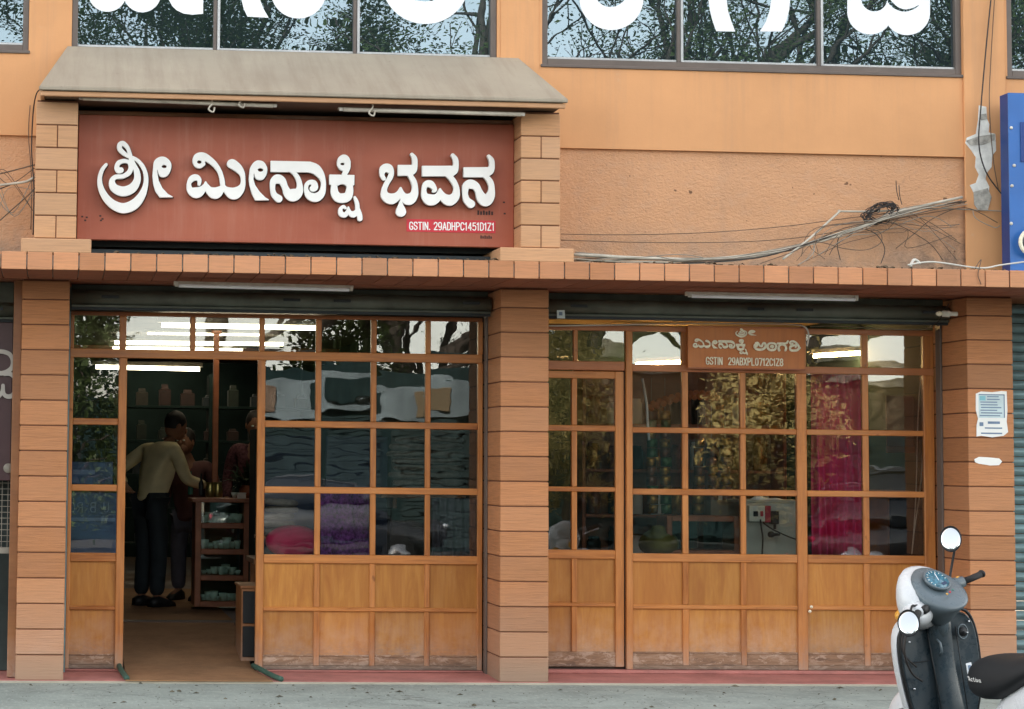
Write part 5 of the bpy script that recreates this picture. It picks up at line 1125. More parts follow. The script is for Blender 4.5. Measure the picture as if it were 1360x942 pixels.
thing_box_parts('carton', 'magenta topped carton behind the purple cloth', 'carton', tuple(at(427, 684, 1.4)), [('body', 0, .2, 0, .2, 0, .18, 'magenta'), ('lid', -.004, .204, -.004, .204, .18, .2, 'navy')])
thing_box_parts('table', 'dark table behind the left glazing', 'table', (1.5, 1.5, 0.08), [('top', 0, 1.5, 0, .7, .70, .74, 'wood_dark'), ('leg', .03, .08, .03, .08, 0, .699, 'wood_dark'), ('leg', 1.42, 1.47, .03, .08, 0, .699, 'wood_dark'), ('leg', .03, .08, .62, .67, 0, .699, 'wood_dark'), ('leg', 1.42, 1.47, .62, .67, 0, .699, 'wood_dark')])
thing_box_parts('cabinet', 'dark teal cabinet standing deep inside behind the second row of left panes', 'cabinet', (1.6, 2.6, 0.31), [('body', 0, 1.1, 0, .5, 0, 1.5, 'teal_dark'), ('door', .03, .53, -.02, -.001, .05, 1.45, 'navy'), ('door', .57, 1.07, -.02, -.001, .05, 1.45, 'navy')])
# stacked pale sacks behind the two right-hand columns
sk = None; n = 0
flat('sack', (0.15, 0.14, 0.12), 0.75, 0.3, 0, 0.4, 20)
for (u0, v0, rows_) in ((372, 706, 5), (548, 655, 8), (596, 655, 9)):
    p = at(u0, v0, 1.5)
    for i in range(rows_):
        if sk is None:
            m = MB(); m.loft([[(.13 * s * math.copysign(abs(math.cos(t)) ** .5, math.cos(t)), y, .026 * s * math.copysign(abs(math.sin(t)) ** .6, math.sin(t))) for t in [k_ * math.pi / 6 for k_ in range(12)]] for y, s in ((0, .6), (.03, .95), (.15, 1.0), (.27, .95), (.3, .6))])
            sk = m.build('packet', M['sack'], None, True); c = sk
        else: c = sk.copy(); COL.objects.link(c)
        c.location = (p.x + random.uniform(-.02, .02), 1.5, p.z + .026 + i * .054 if u0 != 372 else p.z + i * .054); c.rotation_euler = (0, random.uniform(-.06, .06), random.uniform(-.1, .1))
        tag(c, 'flat pale packet, %s from the bottom of the %s' % (ORD[i], {372: 'low stack behind the lower left pane', 548: 'left tall packet stack', 596: 'right tall packet stack'}[u0]), 'packet', 'flat packets stacked behind the left glazing')
p = at(596, 657, 1.45); q = at(372, 712, 1.45)
thing_box_parts('shelf', 'plank shelf carrying the two tall packet stacks', 'shelf', (2.45, 1.45, p.z - .03), [('board', 0, .65, 0, .4, 0, .025, 'wood_dark'), ('bracket', .1, .13, .05, .35, -.08, -.001, 'wood_dark')])
thing_box_parts('shelf', 'plank under the short packet stack behind the lower left pane', 'shelf', (q.x - .16, 1.45, at(372, 706, 1.5).z - .06), [('board', 0, .36, 0, .4, 0, .025, 'wood_dark'), ('bracket', .1, .13, .05, .35, -.08, -.001, 'wood_dark')])
# ---- right-hand shop
cur = cloth('curtain', 1079, 497, 1150, 737, 0.85, 'magenta', 'pink gathered curtain behind the fourth column of the right shopfront', 'curtain', 8, .028)
flat('curtain_pink', (0.78, 0.05, 0.19), 0.7, 0.3, 0, 0.15, 5); cur.data.materials[0] = M['curtain_pink']
a, b = at(988, 742, 1.0), at(1064, 668, 1.0)
flat('board_pale', (0.50, 0.52, 0.47), 0.6)
cb = thing_box_parts('low_cupboard', 'pale low cupboard carrying the power sockets behind the third column', 'cupboard', tuple(a), [('front', 0, b.x - a.x, 0, .03, -.5, b.z - a.z, 'board_pale'), ('top', -.01, b.x - a.x + .01, -.01, .4, b.z - a.z, b.z - a.z + .02, 'board_pale')])
ps = empty('power_socket', tuple(at(995, 693, .97))); tag(ps, 'white and red power socket box with a black plug on the pale cupboard', 'power socket')
def kid(root, nm, u0, v0, u1, v1, Y0, Y1, mt, bv=.003): 
    pkid(nm, u0, v0, u1, v1, Y0, Y1, mt, root, bv)
flat('socket_red', (0.5, 0.03, 0.07), 0.4)
kid(ps, 'box', 995, 672, 1016, 693, .94, .998, 'cup_white'); kid(ps, 'side_panel', 1016.4, 672, 1024, 694, .945, .998, 'socket_red'); kid(ps, 'socket', 1001, 679, 1007, 686, .932, .9395, 'black'); kid(ps, 'switch', 1010, 679, 1014, 686, .934, .9395, 'socket_red')
ad = empty('adapter', tuple(at(1024, 696, .93))); tag(ad, 'black power adapter plugged in right of the red socket panel', 'adapter'); kid(ad, 'body', 1024.4, 679, 1035, 696, .93, .997, 'black', .006); kid(ad, 'pin_cap', 1028, 696.4, 1031, 703, .95, .97, 'black')
pxtube('cord', [(1010, 690, .93), (1011, 700, .92), (1013, 715, .92), (1012, 740, .95)], .006, 'cable_black', 'black cord hanging straight down from the socket box', 'cord')
pxtube('cord', [(1013, 694, .93), (1024, 702, .92), (1036, 708, .91), (1050, 714, .92), (1066, 719, .95)], .006, 'cable_black', 'black cord slanting right from the socket box', 'cord')
plg = MB().lathe([(.012, 0), (.022, .01), (.024, .03), (.012, .05), (.008, .09)], (0, 0, 0), 12, 'X').build('plug', M['black'], None, True); plg.location = at(1020, 710, .90); tag(plg, 'loose black plug dangling below the adapter', 'plug')
pb_ = MB(); P = catmull([(0, 0, 0, .012), (.06, 0, .01, .03), (.12, 0, .0, .02), (.2, 0, -.01, .032), (.27, 0, -.02, .02), (.3, 0, -.01, .008)], 5)
pb_.tube([q[:3] for q in P], [q[3] for q in P], 8); o = pb_.build('plastic_bag', M['film_white'], None, True); o.location = at(997, 665, 1.05); tag(o, 'crumpled white plastic bag lying on top of the pale cupboard', 'plastic bag')
a, b = at(886, 736, 1.1), at(982, 686, 1.1)
gl = thing_box_parts('glass_box', 'reddish wood framed glass box on the floor level shelf, left of the pale cupboard', 'glass box', tuple(a), [('frame', 0, .04, 0, .3, 0, b.z - a.z, 'case_wood'), ('frame', b.x - a.x - .04, b.x - a.x, 0, .3, 0, b.z - a.z, 'case_wood'), ('top', .041, b.x - a.x - .041, 0, .3, b.z - a.z - .04, b.z - a.z, 'case_wood'), ('bottom', .041, b.x - a.x - .041, 0, .3, 0, .03, 'case_wood'), ('pane', .041, b.x - a.x - .041, .01, .014, .031, b.z - a.z - .041, 'glass_case', 0), ('back', .041, b.x - a.x - .041, .28, .3, .031, b.z - a.z - .041, 'teal_dark')])
thing_box_parts('carton', 'plain brown carton standing behind the wood framed glass box', 'carton', tuple(at(944, 688, 1.45)), [('body', 0, .22, 0, .25, 0, .13, 'carton'), ('flap', -.003, .223, -.003, .12, .131, .136, 'carton')])
# packets hanging in strips
foil = [flat('foil_gold', (0.40, 0.24, 0.05), 0.25, 0.6, 0.5, 0.4, 30), flat('foil_brown', (0.16, 0.06, 0.03), 0.3, 0.6, 0.2, 0.4, 30), flat('foil_green', (0.05, 0.14, 0.05), 0.3, 0.6, 0.2, 0.4, 30)]
pk = MB().loft([[(-.042, .0, z), (0, -w, z), (.042, .0, z), (0, w, z)] for z, w in ((0, .002), (.012, .014), (.035, .018), (.058, .014), (.07, .002))]).build('packet', M['foil_gold'], None, True)
pk0 = pk; first = True; pkm = []
for f_ in foil:
    mm = pk.data.copy(); mm.materials.clear(); mm.materials.append(f_); pkm.append(mm)
rg = random.Random(11)
for ci, u in enumerate((866, 884, 928, 946, 964)):
    p0 = at(u, 545 if ci < 2 else 582, 1.6); stp = empty('packet_strip', tuple(p0)); tag(stp, 'strip of small shiny packets, %s, hanging in the right shop' % ['leftmost of the five', 'second from the left', 'middle one of the five', 'second from the right', 'rightmost of the five'][ci], 'packet strip', None)
    for k_ in range(10 if ci > 1 else 11):
        c = bpy.data.objects.new('packet', rg.choice(pkm[:2] if ci > 1 else pkm)); COL.objects.link(c); c.parent = stp
        c.location = (rg.uniform(-.006, .006), rg.uniform(-.01, .01), -.072 * (k_ + 1)); c.rotation_euler = (rg.uniform(-.2, .2), 0, rg.uniform(-.4, .4))
    o = MB().tube([(0, .02, .25), (0, .02, -.72)], .003, 5).build('string', M['cable_grey'], None); o.parent = stp
bpy.data.objects.remove(pk0)
ga = empty('garland', tuple(at(880, 530, 1.5))); tag(ga, 'orange flower garland strung across behind the upper right panes', 'garland')
fl = None
for k_ in range(34):
    t = k_ / 33; u = 862 + 90 * t; v = 541 - 16 * math.sin(t * 2.2) + 3 * math.sin(k_ * 2.1); p = at(u, v, 1.5 + .02 * math.sin(k_ * 3.3)) - ga.location
    if fl is None: 
        fl = MB().lathe([(.006, -.014), (.024, -.008), (.026, .004), (.016, .014), (.006, .008)], (0, 0, 0), 9, 'Y').build('flower', M['orange_fruit'], None, False); c = fl
    else: c = fl.copy(); COL.objects.link(c)
    c.parent = ga; c.location = p; c.rotation_euler = (random.uniform(-.6, .6), 0, random.uniform(-.6, .6))
a, b = at(900, 600, 2.0), at(1060, 500, 2.0)
thing_box_parts('wall_rack', 'brown rack of goods behind the panes under the small sign', 'rack', (4.2, 2.2, 0.12), [('back', 0, 1.6, .3, .33, 0, 2.2, 'wood_dark')] + [('shelf', 0, 1.6, 0, .299, .3 + .36 * i, .325 + .36 * i, 'case_wood') for i in range(5)] + [('side', -.03, -.001, 0, .33, 0, 2.2, 'case_wood'), ('side', 1.601, 1.63, 0, .33, 0, 2.2, 'case_wood')])
jar = None; jn = 0; rg = random.Random(4)
for i in range(5):
    for k_ in range(9):
        if jar is None: jar = MB().lathe([(.05, 0), (.058, .01), (.058, .16), (.045, .18), (.045, .2)], (0, 0, 0), 12).build('jar', M['foil_brown'], None, True); c = jar; jms = [jar.data] + [jar.data.copy() for _ in range(3)]; [(mm.materials.clear(), mm.materials.append(M[nm])) for mm, nm in zip(jms[1:], ('foil_gold', 'cup_white', 'teal_dark'))]
        else: c = bpy.data.objects.new('jar', rg.choice(jms)); COL.objects.link(c)
        
        c.location = (4.3 + k_ * .17, 2.32 + rg.random() * .05, .12 + .3 + .36 * i + .025); c.scale = (1, 1, rg.uniform(.8, 1.35))
        tag(c, '%s storage jar, %s from the left on the %s shelf of the brown rack' % ({'foil_brown': 'brown', 'foil_gold': 'golden', 'cup_white': 'white', 'teal_dark': 'dark'}[c.data.materials[0].name], ORD[k_], ['lowest', 'second lowest', 'middle', 'second highest', 'top'][i]), 'jar', 'jars on the rack in the right shop')
strip_pts = [(853, 503, 1.0), (856, 520, 1.0), (859, 540, 1.0), (860, 560, 1.0), (862, 585, 1.0)]
pxtube('plastic_strip', strip_pts, .010, 'film_white', 'twisted white plastic strip hanging behind the first column of the right shopfront', 'plastic strip')
pxtube('white_cord', [(1223, 495, .75), (1219, 560, .75), (1217, 640, .75), (1214, 700, .75), (1211, 736, .75), (1215, 700, .75), (1223, 640, .75), (1226, 560, .75), (1225, 495, .75)], .004, 'cable_white', 'white cord hanging in a long narrow loop behind the rightmost column of panes', 'cord')
flat('board_brown', (0.20, 0.13, 0.08), 0.7)
thing_box_parts('wooden_panel', 'plain brown wooden panel inside behind the rightmost upper pane', 'panel', tuple(at(1178, 598, 1.5)), [('board', 0, .38, 0, .02, 0, .42, 'board_brown'), ('rail', -.01, .39, -.012, -.001, -.02, .03, 'wood_dark')])
thing_box_parts('dark_cupboard', 'dark cupboard inside behind the rightmost lower panes', 'cupboard', tuple(at(1180, 760, 1.45)), [('body', 0, .4, 0, .5, -.4, .62, 'wood_dark'), ('door', .01, .39, -.015, -.001, -.38, .6, 'black')])
o = MB(); rg = random.Random(2)
sackm = MB(); sackm.loft([[(r * math.cos(t) * (1 + .08 * math.sin(3 * t)), r * math.sin(t), z) for t in [k_ * math.pi / 8 for k_ in range(16)]] for r, z in ((.09, 0), (.15, .03), (.16, .10), (.12, .16), (.05, .19), (.07, .22))])
o = sackm.build('sack', M['foil_green'], None, True); o.location = at(876, 737, 1.2); flat('sack_olive', (0.16, 0.16, 0.05), 0.8, 0.2, 0, 0.3, 12); o.data.materials[0] = M['sack_olive']; subsurf(o, 1); tag(o, 'olive green sack behind the lowest pane of the first right column', 'sack')

# ================================================================ ACROSS THE STREET (seen mirrored in the glass)
flat('bark', (0.055, 0.043, 0.035), 0.9, 0.2, 0, 0.35, 6, 0.5)
def leafmat(name, c):
    t = NT(name, 0.55, 0.3); k = t.noise(t.scaled(1, 1, 1), 0.9, 4, 0.6); b = t.ramp(k, [(0.3, tuple(a * .6 for a in c)), (0.7, tuple(min(1, a * 1.5) for a in c))]); t.col(b)
    tr = t.nd('ShaderNodeBsdfTranslucent'); t.L.new(b, tr.inputs[0]); mx = t.nd('ShaderNodeMixShader'); mx.inputs[0].default_value = .35
    t.L.new(t.b.outputs[0], mx.inputs[1]); t.L.new(tr.outputs[0], mx.inputs[2]); t.L.new(mx.outputs[0], t.N['Material Output'].inputs[0]); return t.m
leafmat('leaves', (0.06, 0.085, 0.025)); leafmat('leaves_sunlit', (0.34, 0.27, 0.11))
def make_tree(seed, H=12, leaf=1.0, spread=1.0, depth=6, r0=.32):
    rg = random.Random(seed); tb = MB(); tips = []; limbs = []
    def grow(p, d, L, r, lv):
        n = 4; pts = [p]; q = p
        dd = d.copy()
        for i in range(n):
            dd = (dd + Vector((rg.uniform(-.16, .16), rg.uniform(-.16, .16), rg.uniform(-.10, .12)))).normalized(); q = q + dd * L / n; pts.append(q)
        r1 = r * .68
        tb.tube(pts, [r + (r1 - r) * i / n for i in range(n + 1)], 9 if lv < 2 else (6 if lv < 4 else 3), cap=False)
        if lv >= 3:
            for i in range(1, n + 1): tips.append((pts[i], lv))
        if lv >= depth or r1 < .008: return
        k = 3 if lv < 2 else rg.choice((2, 3))
        for i in range(k):
            az = rg.uniform(0, 6.283) if lv else i * 2.09 + rg.uniform(-.5, .5); tilt = rg.uniform(.45, .95) * spread if i else rg.uniform(.1, .4)
            u = dd.orthogonal().normalized(); v = dd.cross(u); nd = (dd * math.cos(tilt) + (u * math.cos(az) + v * math.sin(az)) * math.sin(tilt)); nd.z += .08; nd.normalize()
            grow(pts[-1] if i < 2 else pts[-2], nd, L * rg.uniform(.62, .85), r1 * (1 if i == 0 else .75), lv + 1)
    grow(Vector((0, 0, -.3)), Vector((.05, .03, 1)).normalized(), H * .34, r0, 0)
    tr = bpy.data.meshes.new('trunk'); tb.bm.to_mesh(tr); tb.bm.free(); smooth(tr); tr.materials.append(M['bark'])
    V_, F_ = [], []
    for p, lv in tips:
        for _ in range(int(leaf * 2.6 * (2 + lv))):
            c = p + Vector((rg.gauss(0, .28), rg.gauss(0, .28), rg.gauss(0, .2))); s = rg.uniform(.03, .065)
            u = Vector((rg.gauss(0, 1), rg.gauss(0, 1), rg.gauss(0, .5))).normalized(); v = u.orthogonal().normalized(); b_ = len(V_)
            V_ += [c - u * s, c + v * s * .45, c + u * s, c - v * s * .45]; F_.append((b_, b_ + 1, b_ + 2, b_ + 3))
    lf = bpy.data.meshes.new('crown'); lf.from_pydata(V_, [], F_); lf.materials.append(M['leaves'])
    return tr, lf
tA = make_tree(3, 13, .55, 1.0, 6, .34); tB = make_tree(8, 12, 1.5, .9, 6, .30); tC = make_tree(21, 12.5, .12, 1.1, 7, .33)
def column_tree(seed, H, R):
    rg = random.Random(seed); tb = MB(); tb.tube(catmull([(0, 0, -.2), (.1, .05, H * .3), (-.05, 0, H * .6), (0, 0, H * .9)], 5), [.16, .15, .14, .13, .12, .11, .1, .1, .09, .08, .07, .06, .05, .05, .04, .03], 8, False)
    for i in range(40):
        z = rg.uniform(.8, H * .9); a = rg.uniform(0, 6.28); tb.tube([(0, 0, z), (math.cos(a) * R * .4, math.sin(a) * R * .4, z + .3), (math.cos(a) * R * .8, math.sin(a) * R * .8, z + .35)], [.03, .02, .01], 4, False)
    tr = bpy.data.meshes.new('trunk'); tb.bm.to_mesh(tr); tb.bm.free(); tr.materials.append(M['bark']); V_, F_ = [], []
    cl = [(rg.uniform(0, 6.28), rg.uniform(.3, .9) * R, rg.uniform(.7, H)) for _ in range(90)]
    for a, r, z in cl:
        r *= math.sqrt(max(.15, 1 - (z / H) ** 3)); c0 = Vector((math.cos(a) * r, math.sin(a) * r, z))
        for _ in range(110):
            c = c0 + Vector((rg.gauss(0, .2), rg.gauss(0, .2), rg.gauss(0, .2))); s_ = rg.uniform(.04, .09); u = Vector((rg.gauss(0, 1), rg.gauss(0, 1), rg.gauss(0, .5))).normalized(); v = u.orthogonal().normalized(); b_ = len(V_)
            V_ += [c - u * s_, c + v * s_ * .45, c + u * s_, c - v * s_ * .45]; F_.append((b_, b_ + 1, b_ + 2, b_ + 3))
    lf = bpy.data.meshes.new('crown'); lf.from_pydata(V_, [], F_); lf.materials.append(M['leaves']); return tr, lf
tD = column_tree(5, 5.2, 1.25); tE = column_tree(14, 4.6, 1.3); tE[1].materials.clear(); tE[1].materials.append(M['leaves_sunlit'])  # tE leaves coloured bright gold to look sunlit within the building's shade
tL = [(tD, 6.3, -30.6, .4, 1.15, 'rounded leafy tree behind the far shutters, opposite the middle pillar'), (tD, .3, -23.5, 2.4, .95, 'dense columnar tree straight across the road from the first pillar'), (tE, 13.4, -24.3, 3.4, 1.12, 'dense columnar tree across the road opposite the small sign'), (tE, 9.4, -24.6, 1.4, 1.0, 'small tree with leaves coloured as sunlit at the far kerb opposite the closed door'), (tA, -3.5, -24, .3, 1.0, 'leafy street tree across the road, farthest left'), (tB, 3.0, -30.5, 1.2, .95, 'dense street tree across the road opposite the signboard'), (tC, 7.4, -31, 2.1, 1.0, 'nearly bare street tree across the road opposite the middle pillar'),
      (tA, 10.5, -29, 3.6, 1.08, 'leafy thick limbed street tree across the road opposite the right shopfront'), (tC, 15.6, -29, .9, 1.0, 'nearly bare street tree across the road toward the blue board'), (tB, 20.0, -28, 4.4, 1.05, 'dense street tree across the road, farthest right'), (tB, -9.5, -30, 5.2, 1.0, 'dense tree beyond the road to the left'),
      (tB, 15.5, -36, 2.9, .8, 'rounded green tree in front of the far buildings on the right'), (tA, 25.0, -33, 1.9, 1.0, 'tall tree beyond the far pavement at the right end'), (tB, 8.4, -33.5, .4, .62, 'small leafy tree beside the pale building across the road')]
for (tr_, lf_), x, y, rz, sc_, lab in tL:
    e = empty('street_tree', (x, y, 0)); e.rotation_euler = (0, 0, rz); e.scale = (sc_,) * 3; tag(e, lab, 'tree')
    o = bpy.data.objects.new('trunk', tr_); COL.objects.link(o); o.parent = e
    o = bpy.data.objects.new('crown', lf_); COL.objects.link(o); o.parent = e; o['kind'] = 'stuff'
flat('car_silver', (0.16, 0.17, 0.18), 0.25, 0.6, 0.4, 0.03); flat('car_dark', (0.05, 0.055, 0.06), 0.25, 0.6, 0, 0.03); flat('car_glass', (0.02, 0.025, 0.03), 0.08, 0.6)
flat('house_pale', (0.15, 0.185, 0.20), 0.8, 0.2, 0, 0.55, 0.9); flat('house_ochre', (0.15, 0.11, 0.065), 0.8, 0.2, 0, 0.15, 2); flat('house_brown', (0.16, 0.11, 0.08), 0.8, 0.2, 0, 0.2, 2)
def house(x0, x1, y, zh, mat, label, storeys=1, nwin=4, dep=7):
    e = empty('far_building', ((x0 + x1) / 2, y, 0)); tag(e, label, 'building')
    box('wall', x0, x1, y - dep, y, -.1, zh, M[mat], e, .02); box('parapet', x0 - .1, x1 + .1, y - dep - .1, y + .12, zh + .001, zh + .3, M['cream_stone'], e, .02)
    for s in range(storeys):
        for i in range(nwin):
            cx = x0 + (x1 - x0) * (i + .5) / nwin; z0 = 1.0 + s * 3.1
            if zh < z0 + 1.6: continue
            w = box('window', cx - .55, cx + .55, y + .001, y + .06, z0, z0 + 1.3, M['frame_grey'], e, .01)
            box('pane', cx - .48, cx - .02, y + .061, y + .07, z0 + .07, z0 + 1.23, M['car_glass'], w, 0); box('pane', cx + .02, cx + .48, y + .061, y + .07, z0 + .07, z0 + 1.23, M['car_glass'], w, 0)
    d = box('door', x0 + .3, x0 + 1.2, y + .001, y + .05, .02, 2.1, M['wood_dark'], e, .01)
sh_ = empty('far_shop', (6, -27, 0)); tag(sh_, 'row of closed dark shutters under a pale fascia across the road', 'shop')
box('wall', 3.2, 8.6, -29, -27.02, -.1, 3.55, M['teal_dark'], sh_, .02); box('fascia', 3.15, 8.65, -27.01, -26.85, 2.6, 3.35, M['house_pale'], sh_, .01)
flat('shutter_far', (0.022, 0.036, 0.037), 0.8, 0.1, 0.0, 0.3, 3)
for xa_, xb_, mm_ in ((3.7, 4.5, 'house_brown'), (5.2, 6.4, 'teal_dark'), (7.1, 7.9, 'house_ochre')): box('sign_panel', xa_, xb_, -26.84, -26.80, 2.75, 3.2, M[mm_], sh_, .01)
for i_ in range(3):
    xa = 3.4 + i_ * 1.75; fr_ = box('roller_shutter', xa, xa + 1.55, -27.018, -27.0, 0.0, 2.5, M['shutter_far'], sh_, 0)
    for q in range(24): box('slat', xa + .02, xa + 1.53, -26.998, -26.97, .03 + q * .103, .03 + q * .103 + .085, M['shutter_far'], fr_, .008)
def panel_fence(x0, x1, y, h, n, label):
    e = empty('metal_fence', ((x0 + x1) / 2, y, 0)); tag(e, label, 'fence'); w = (x1 - x0) / n
    for i in range(n):
        box('post', x0 + i * w - .03, x0 + i * w + .03, y - .04, y + .02, -.1, h + .06, M['black'], e, .005); box('panel', x0 + i * w + .031, x0 + (i + 1) * w - .031, y - .02, y, 0, h, M['teal_dark'], e, .005)
panel_fence(8.9, 24.5, -27.0, 2.1, 13, 'dark teal sheet metal fence across the road on the right')
panel_fence(-12, 2.9, -27.5, 2.4, 12, 'dark teal sheet metal fence across the road on the left')
house(8.6, 13.0, -38, 3.4, 'house_brown', 'low brown building across the road, behind the trees', 1, 3)
house(14.0, 24.0, -42, 4.2, 'house_ochre', 'long ochre building across the road on the right', 1, 6)
house(-14, -1.5, -37, 6.8, 'house_ochre', 'two storey ochre building across the road on the left', 2, 5)
tag(box('hills', -140, 160, -150, -120, -1, 7.5, M['leaves'], None, 0), kind='structure') if False else None
# parked car across the road, bodywork lofted along its length
def car(x, y, rz, paint, label):
    e = empty('parked_car', (x, y, -.12)); e.rotation_euler = (0, 0, rz); tag(e, label, 'car')
    def ring(xx, w, zl, zm, zt, wt): return [(xx, -w, zl), (xx, -w, zm), (xx, -wt, zt), (xx, wt, zt), (xx, w, zm), (xx, w, zl)]
    m = MB(); m.loft([ring(-1.95, .62, .35, .6, .72, .55), ring(-1.8, .76, .25, .68, .88, .66), ring(-.9, .80, .22, .75, .93, .70), ring(0, .81, .22, .76, .93, .72), ring(1.0, .80, .22, .74, .90, .70), ring(1.75, .74, .25, .66, .80, .62), ring(1.95, .60, .35, .55, .66, .5)])
    o = m.build('body', M[paint], None, True); o.parent = e; subsurf(o, 1)
    m = MB(); m.loft([ring(-1.75, .66, .88, .90, .92, .60), ring(-1.2, .68, .9, 1.1, 1.40, .54), ring(-.2, .69, .9, 1.12, 1.46, .55), ring(.5, .68, .9, 1.1, 1.38, .53), ring(1.15, .66, .86, .88, .90, .60)])
    o = m.build('cabin', M['car_glass'], None, True); o.parent = e
    m = MB(); m.loft([ring(-1.2, .55, 1.39, 1.40, 1.425, .50), ring(-.2, .57, 1.445, 1.46, 1.485, .52), ring(.5, .54, 1.37, 1.38, 1.405, .49)]); o = m.build('roof', M[paint], None, True); o.parent = e
    for sx in (-1.25, 1.25):
        for sy in (-.72, .72):
            w = MB().lathe([(.26, -.09), (.31, -.07), (.31, .07), (.26, .09)], (0, 0, 0), 20, 'Y').build('wheel', M['rubber'], None, True); w.parent = e; w.location = (sx, sy, .31)
            r = MB().lathe([(.05, -.10), (.19, -.095), (.2, .095), (.05, .10)], (0, 0, 0), 12, 'Y').build('rim', M['steel'], None, True); r.parent = w
    for sy in (-.5, .5):
        h = MB().sphere((1.84, sy, .66), 1, (.08, .14, .07), 10).build('headlight', M['film_white'], None, True); h.parent = e
        h = MB().sphere((-1.86, sy, .70), 1, (.06, .14, .07), 10).build('tail_light', M['socket_red'], None, True); h.parent = e
    return e
car(4.8, -22.5, R_(4), 'car_dark', 'charcoal hatchback parked across the road, seen mirrored in the left glazing')
car(15.5, -23.0, R_(-3), 'car_dark', 'black hatchback parked across the road, seen mirrored in the right glazing')

# ================================================================ SCOOTER
flat('sc_white', (0.62, 0.65, 0.67), 0.28, 0.6, 0, 0.03); flat('sc_black', (0.028, 0.046, 0.058), 0.30, 0.55, 0, 0.1); flat('sc_grey', (0.10, 0.135, 0.155), 0.4, 0.5, 0, 0.08)
for nm_ in ('sc_black', 'sc_grey', 'sc_white'):
    m_ = MAT[nm_]; nt_ = m_.node_tree; b_ = nt_.nodes['Principled BSDF']; src_ = b_.inputs['Base Color'].links[0].from_socket
    tc = nt_.nodes.new('ShaderNodeTexCoord'); n_ = nt_.nodes.new('ShaderNodeTexNoise'); n_.inputs['Scale'].default_value = 9; n_.inputs['Detail'].default_value = 8; n_.inputs['Roughness'].default_value = .75; nt_.links.new(tc.outputs['Object'], n_.inputs['Vector'])
    rp = nt_.nodes.new('ShaderNodeValToRGB'); rp.color_ramp.elements[0].position = .42; rp.color_ramp.elements[1].position = .75; rp.color_ramp.elements[1].color = (.22, .22, .22, 1); nt_.links.new(n_.outputs['Fac'], rp.inputs[0])
    mx_ = nt_.nodes.new('ShaderNodeMix'); mx_.data_type = 'RGBA'; nt_.links.new(rp.outputs[0], mx_.inputs[0]); nt_.links.new(src_, mx_.inputs[6]); mx_.inputs[7].default_value = (.16, .15, .13, 1) if nm_ != 'sc_white' else (.5, .48, .43, 1); nt_.links.new(mx_.outputs[2], b_.inputs['Base Color'])
    ra = nt_.nodes.new('ShaderNodeMath'); ra.operation = 'MULTIPLY_ADD'; nt_.links.new(n_.outputs['Fac'], ra.inputs[0]); ra.inputs[1].default_value = .5; ra.inputs[2].default_value = .05; nt_.links.new(ra.outputs[0], b_.inputs['Roughness'])
flat('seat_black', (0.012, 0.014, 0.016), 0.6, 0.4, 0, 0.1, 30); flat('dial_blue', (0.05, 0.17, 0.24), 0.2, 0.6, 0, 0.5, 60); flat('mirror_glass', (0.62, 0.66, 0.68), 0.03, 0.9, 1.0, 0.0); flat('indicator', (0.7, 0.35, 0.05), 0.3); flat('chrome', (0.7, 0.72, 0.74), 0.15, 0.7, 0.9, 0.03)
SC = empty('scooter', (0, 0, 0)); tag(SC, 'white and black scooter parked in front of the right tiled pillar', 'scooter')
def part(mb, nm, mt, parent=SC, sm=True, M_=None, lv=0):
    o = mb.build(nm, M[mt], None, sm, M=M_); o.parent = parent
    if lv: subsurf(o, lv)
    return o
# leg shield: width profile along height, thin curved shell; inner dark, outer white
prof = [(.26, .14, .47), (.34, .185, .455), (.44, .215, .44), (.55, .235, .430), (.66, .245, .425), (.76, .245, .422), (.84, .232, .42), (.895, .20, .418), (.925, .13, .416)]
def shield(off, grow, bulge):
    rings = []
    for z, w, x in prof:
        ww = w + grow; r = []
        for i in range(13):
            t = -1 + 2 * i / 12; y = ww * math.sin(t * math.pi / 2) ; r.append((x + off + bulge * (1 - t * t) , y, z + grow * (0.6 if z > .8 else -.2) - .02 * t * t * (1 if z > .85 else 0)))
        rings.append(r)
    return rings
a = shield(0, 0, .012); b = shield(.022, 0, .02)
m = MB(); m.loft([p + list(reversed(q)) for p, q in zip(a, b)]); part(m, 'leg_shield', 'sc_black', lv=1)
a = shield(.026, .012, .03); b = shield(.05, .012, .13)
m = MB(); m.loft([p + list(reversed(q)) for p, q in zip(a, b)]); part(m, 'front_apron', 'sc_white', lv=1)
ed = [(x + .012, w + .004, z) for z, w, x in prof] ; full = [(x, y, z) for x, y, z in ed] + [(ed[-1][0], 0.0, .938)] + [(x, -y, z) for x, y, z in reversed(ed)]
part(MB().tube(catmull(full, 3), .0085, 8), 'edge_trim', 'black')
# centre spine, pocket lid, hook, key ring, screws, stickers on the inner shield
part(MB().loft([[(x - d, -w, z), (x - d - .03, -w * .6, z), (x - d - .03, w * .6, z), (x - d, w, z), (x + .01, w, z), (x + .01, -w, z)] for z, w, x, d in ((.30, .09, .45, .05), (.45, .075, .43, .03), (.62, .065, .425, .015), (.80, .075, .42, .02), (.93, .075, .41, .04))]), 'centre_spine', 'sc_black', lv=1)
part(MB().tube([(.385, .045, .80), (.355, .045, .78), (.352, .045, .73), (.372, .045, .715)], .007, 8), 'bag_hook', 'sc_grey')
part(MB().box(.368, .386, -.03, .05, .845, .885, .004), 'pocket_lid', 'black')
m = MB()
for k_ in range(24):
    pass
m.tube([(.392, -.135 + .030 * math.cos(t), .80 + .038 * math.sin(t)) for t in [i * math.pi / 10 for i in range(21)]], .005, 6, False); part(m, 'key_ring', 'sc_grey')
part(MB().lathe([(.024, -.01), (.024, .012)], (.395, -.135, .80), 14, 'X'), 'key_lock', 'black'); part(MB().tube([(.385, -.135, .80), (.35, -.135, .798)], .004, 6), 'key', 'chrome')
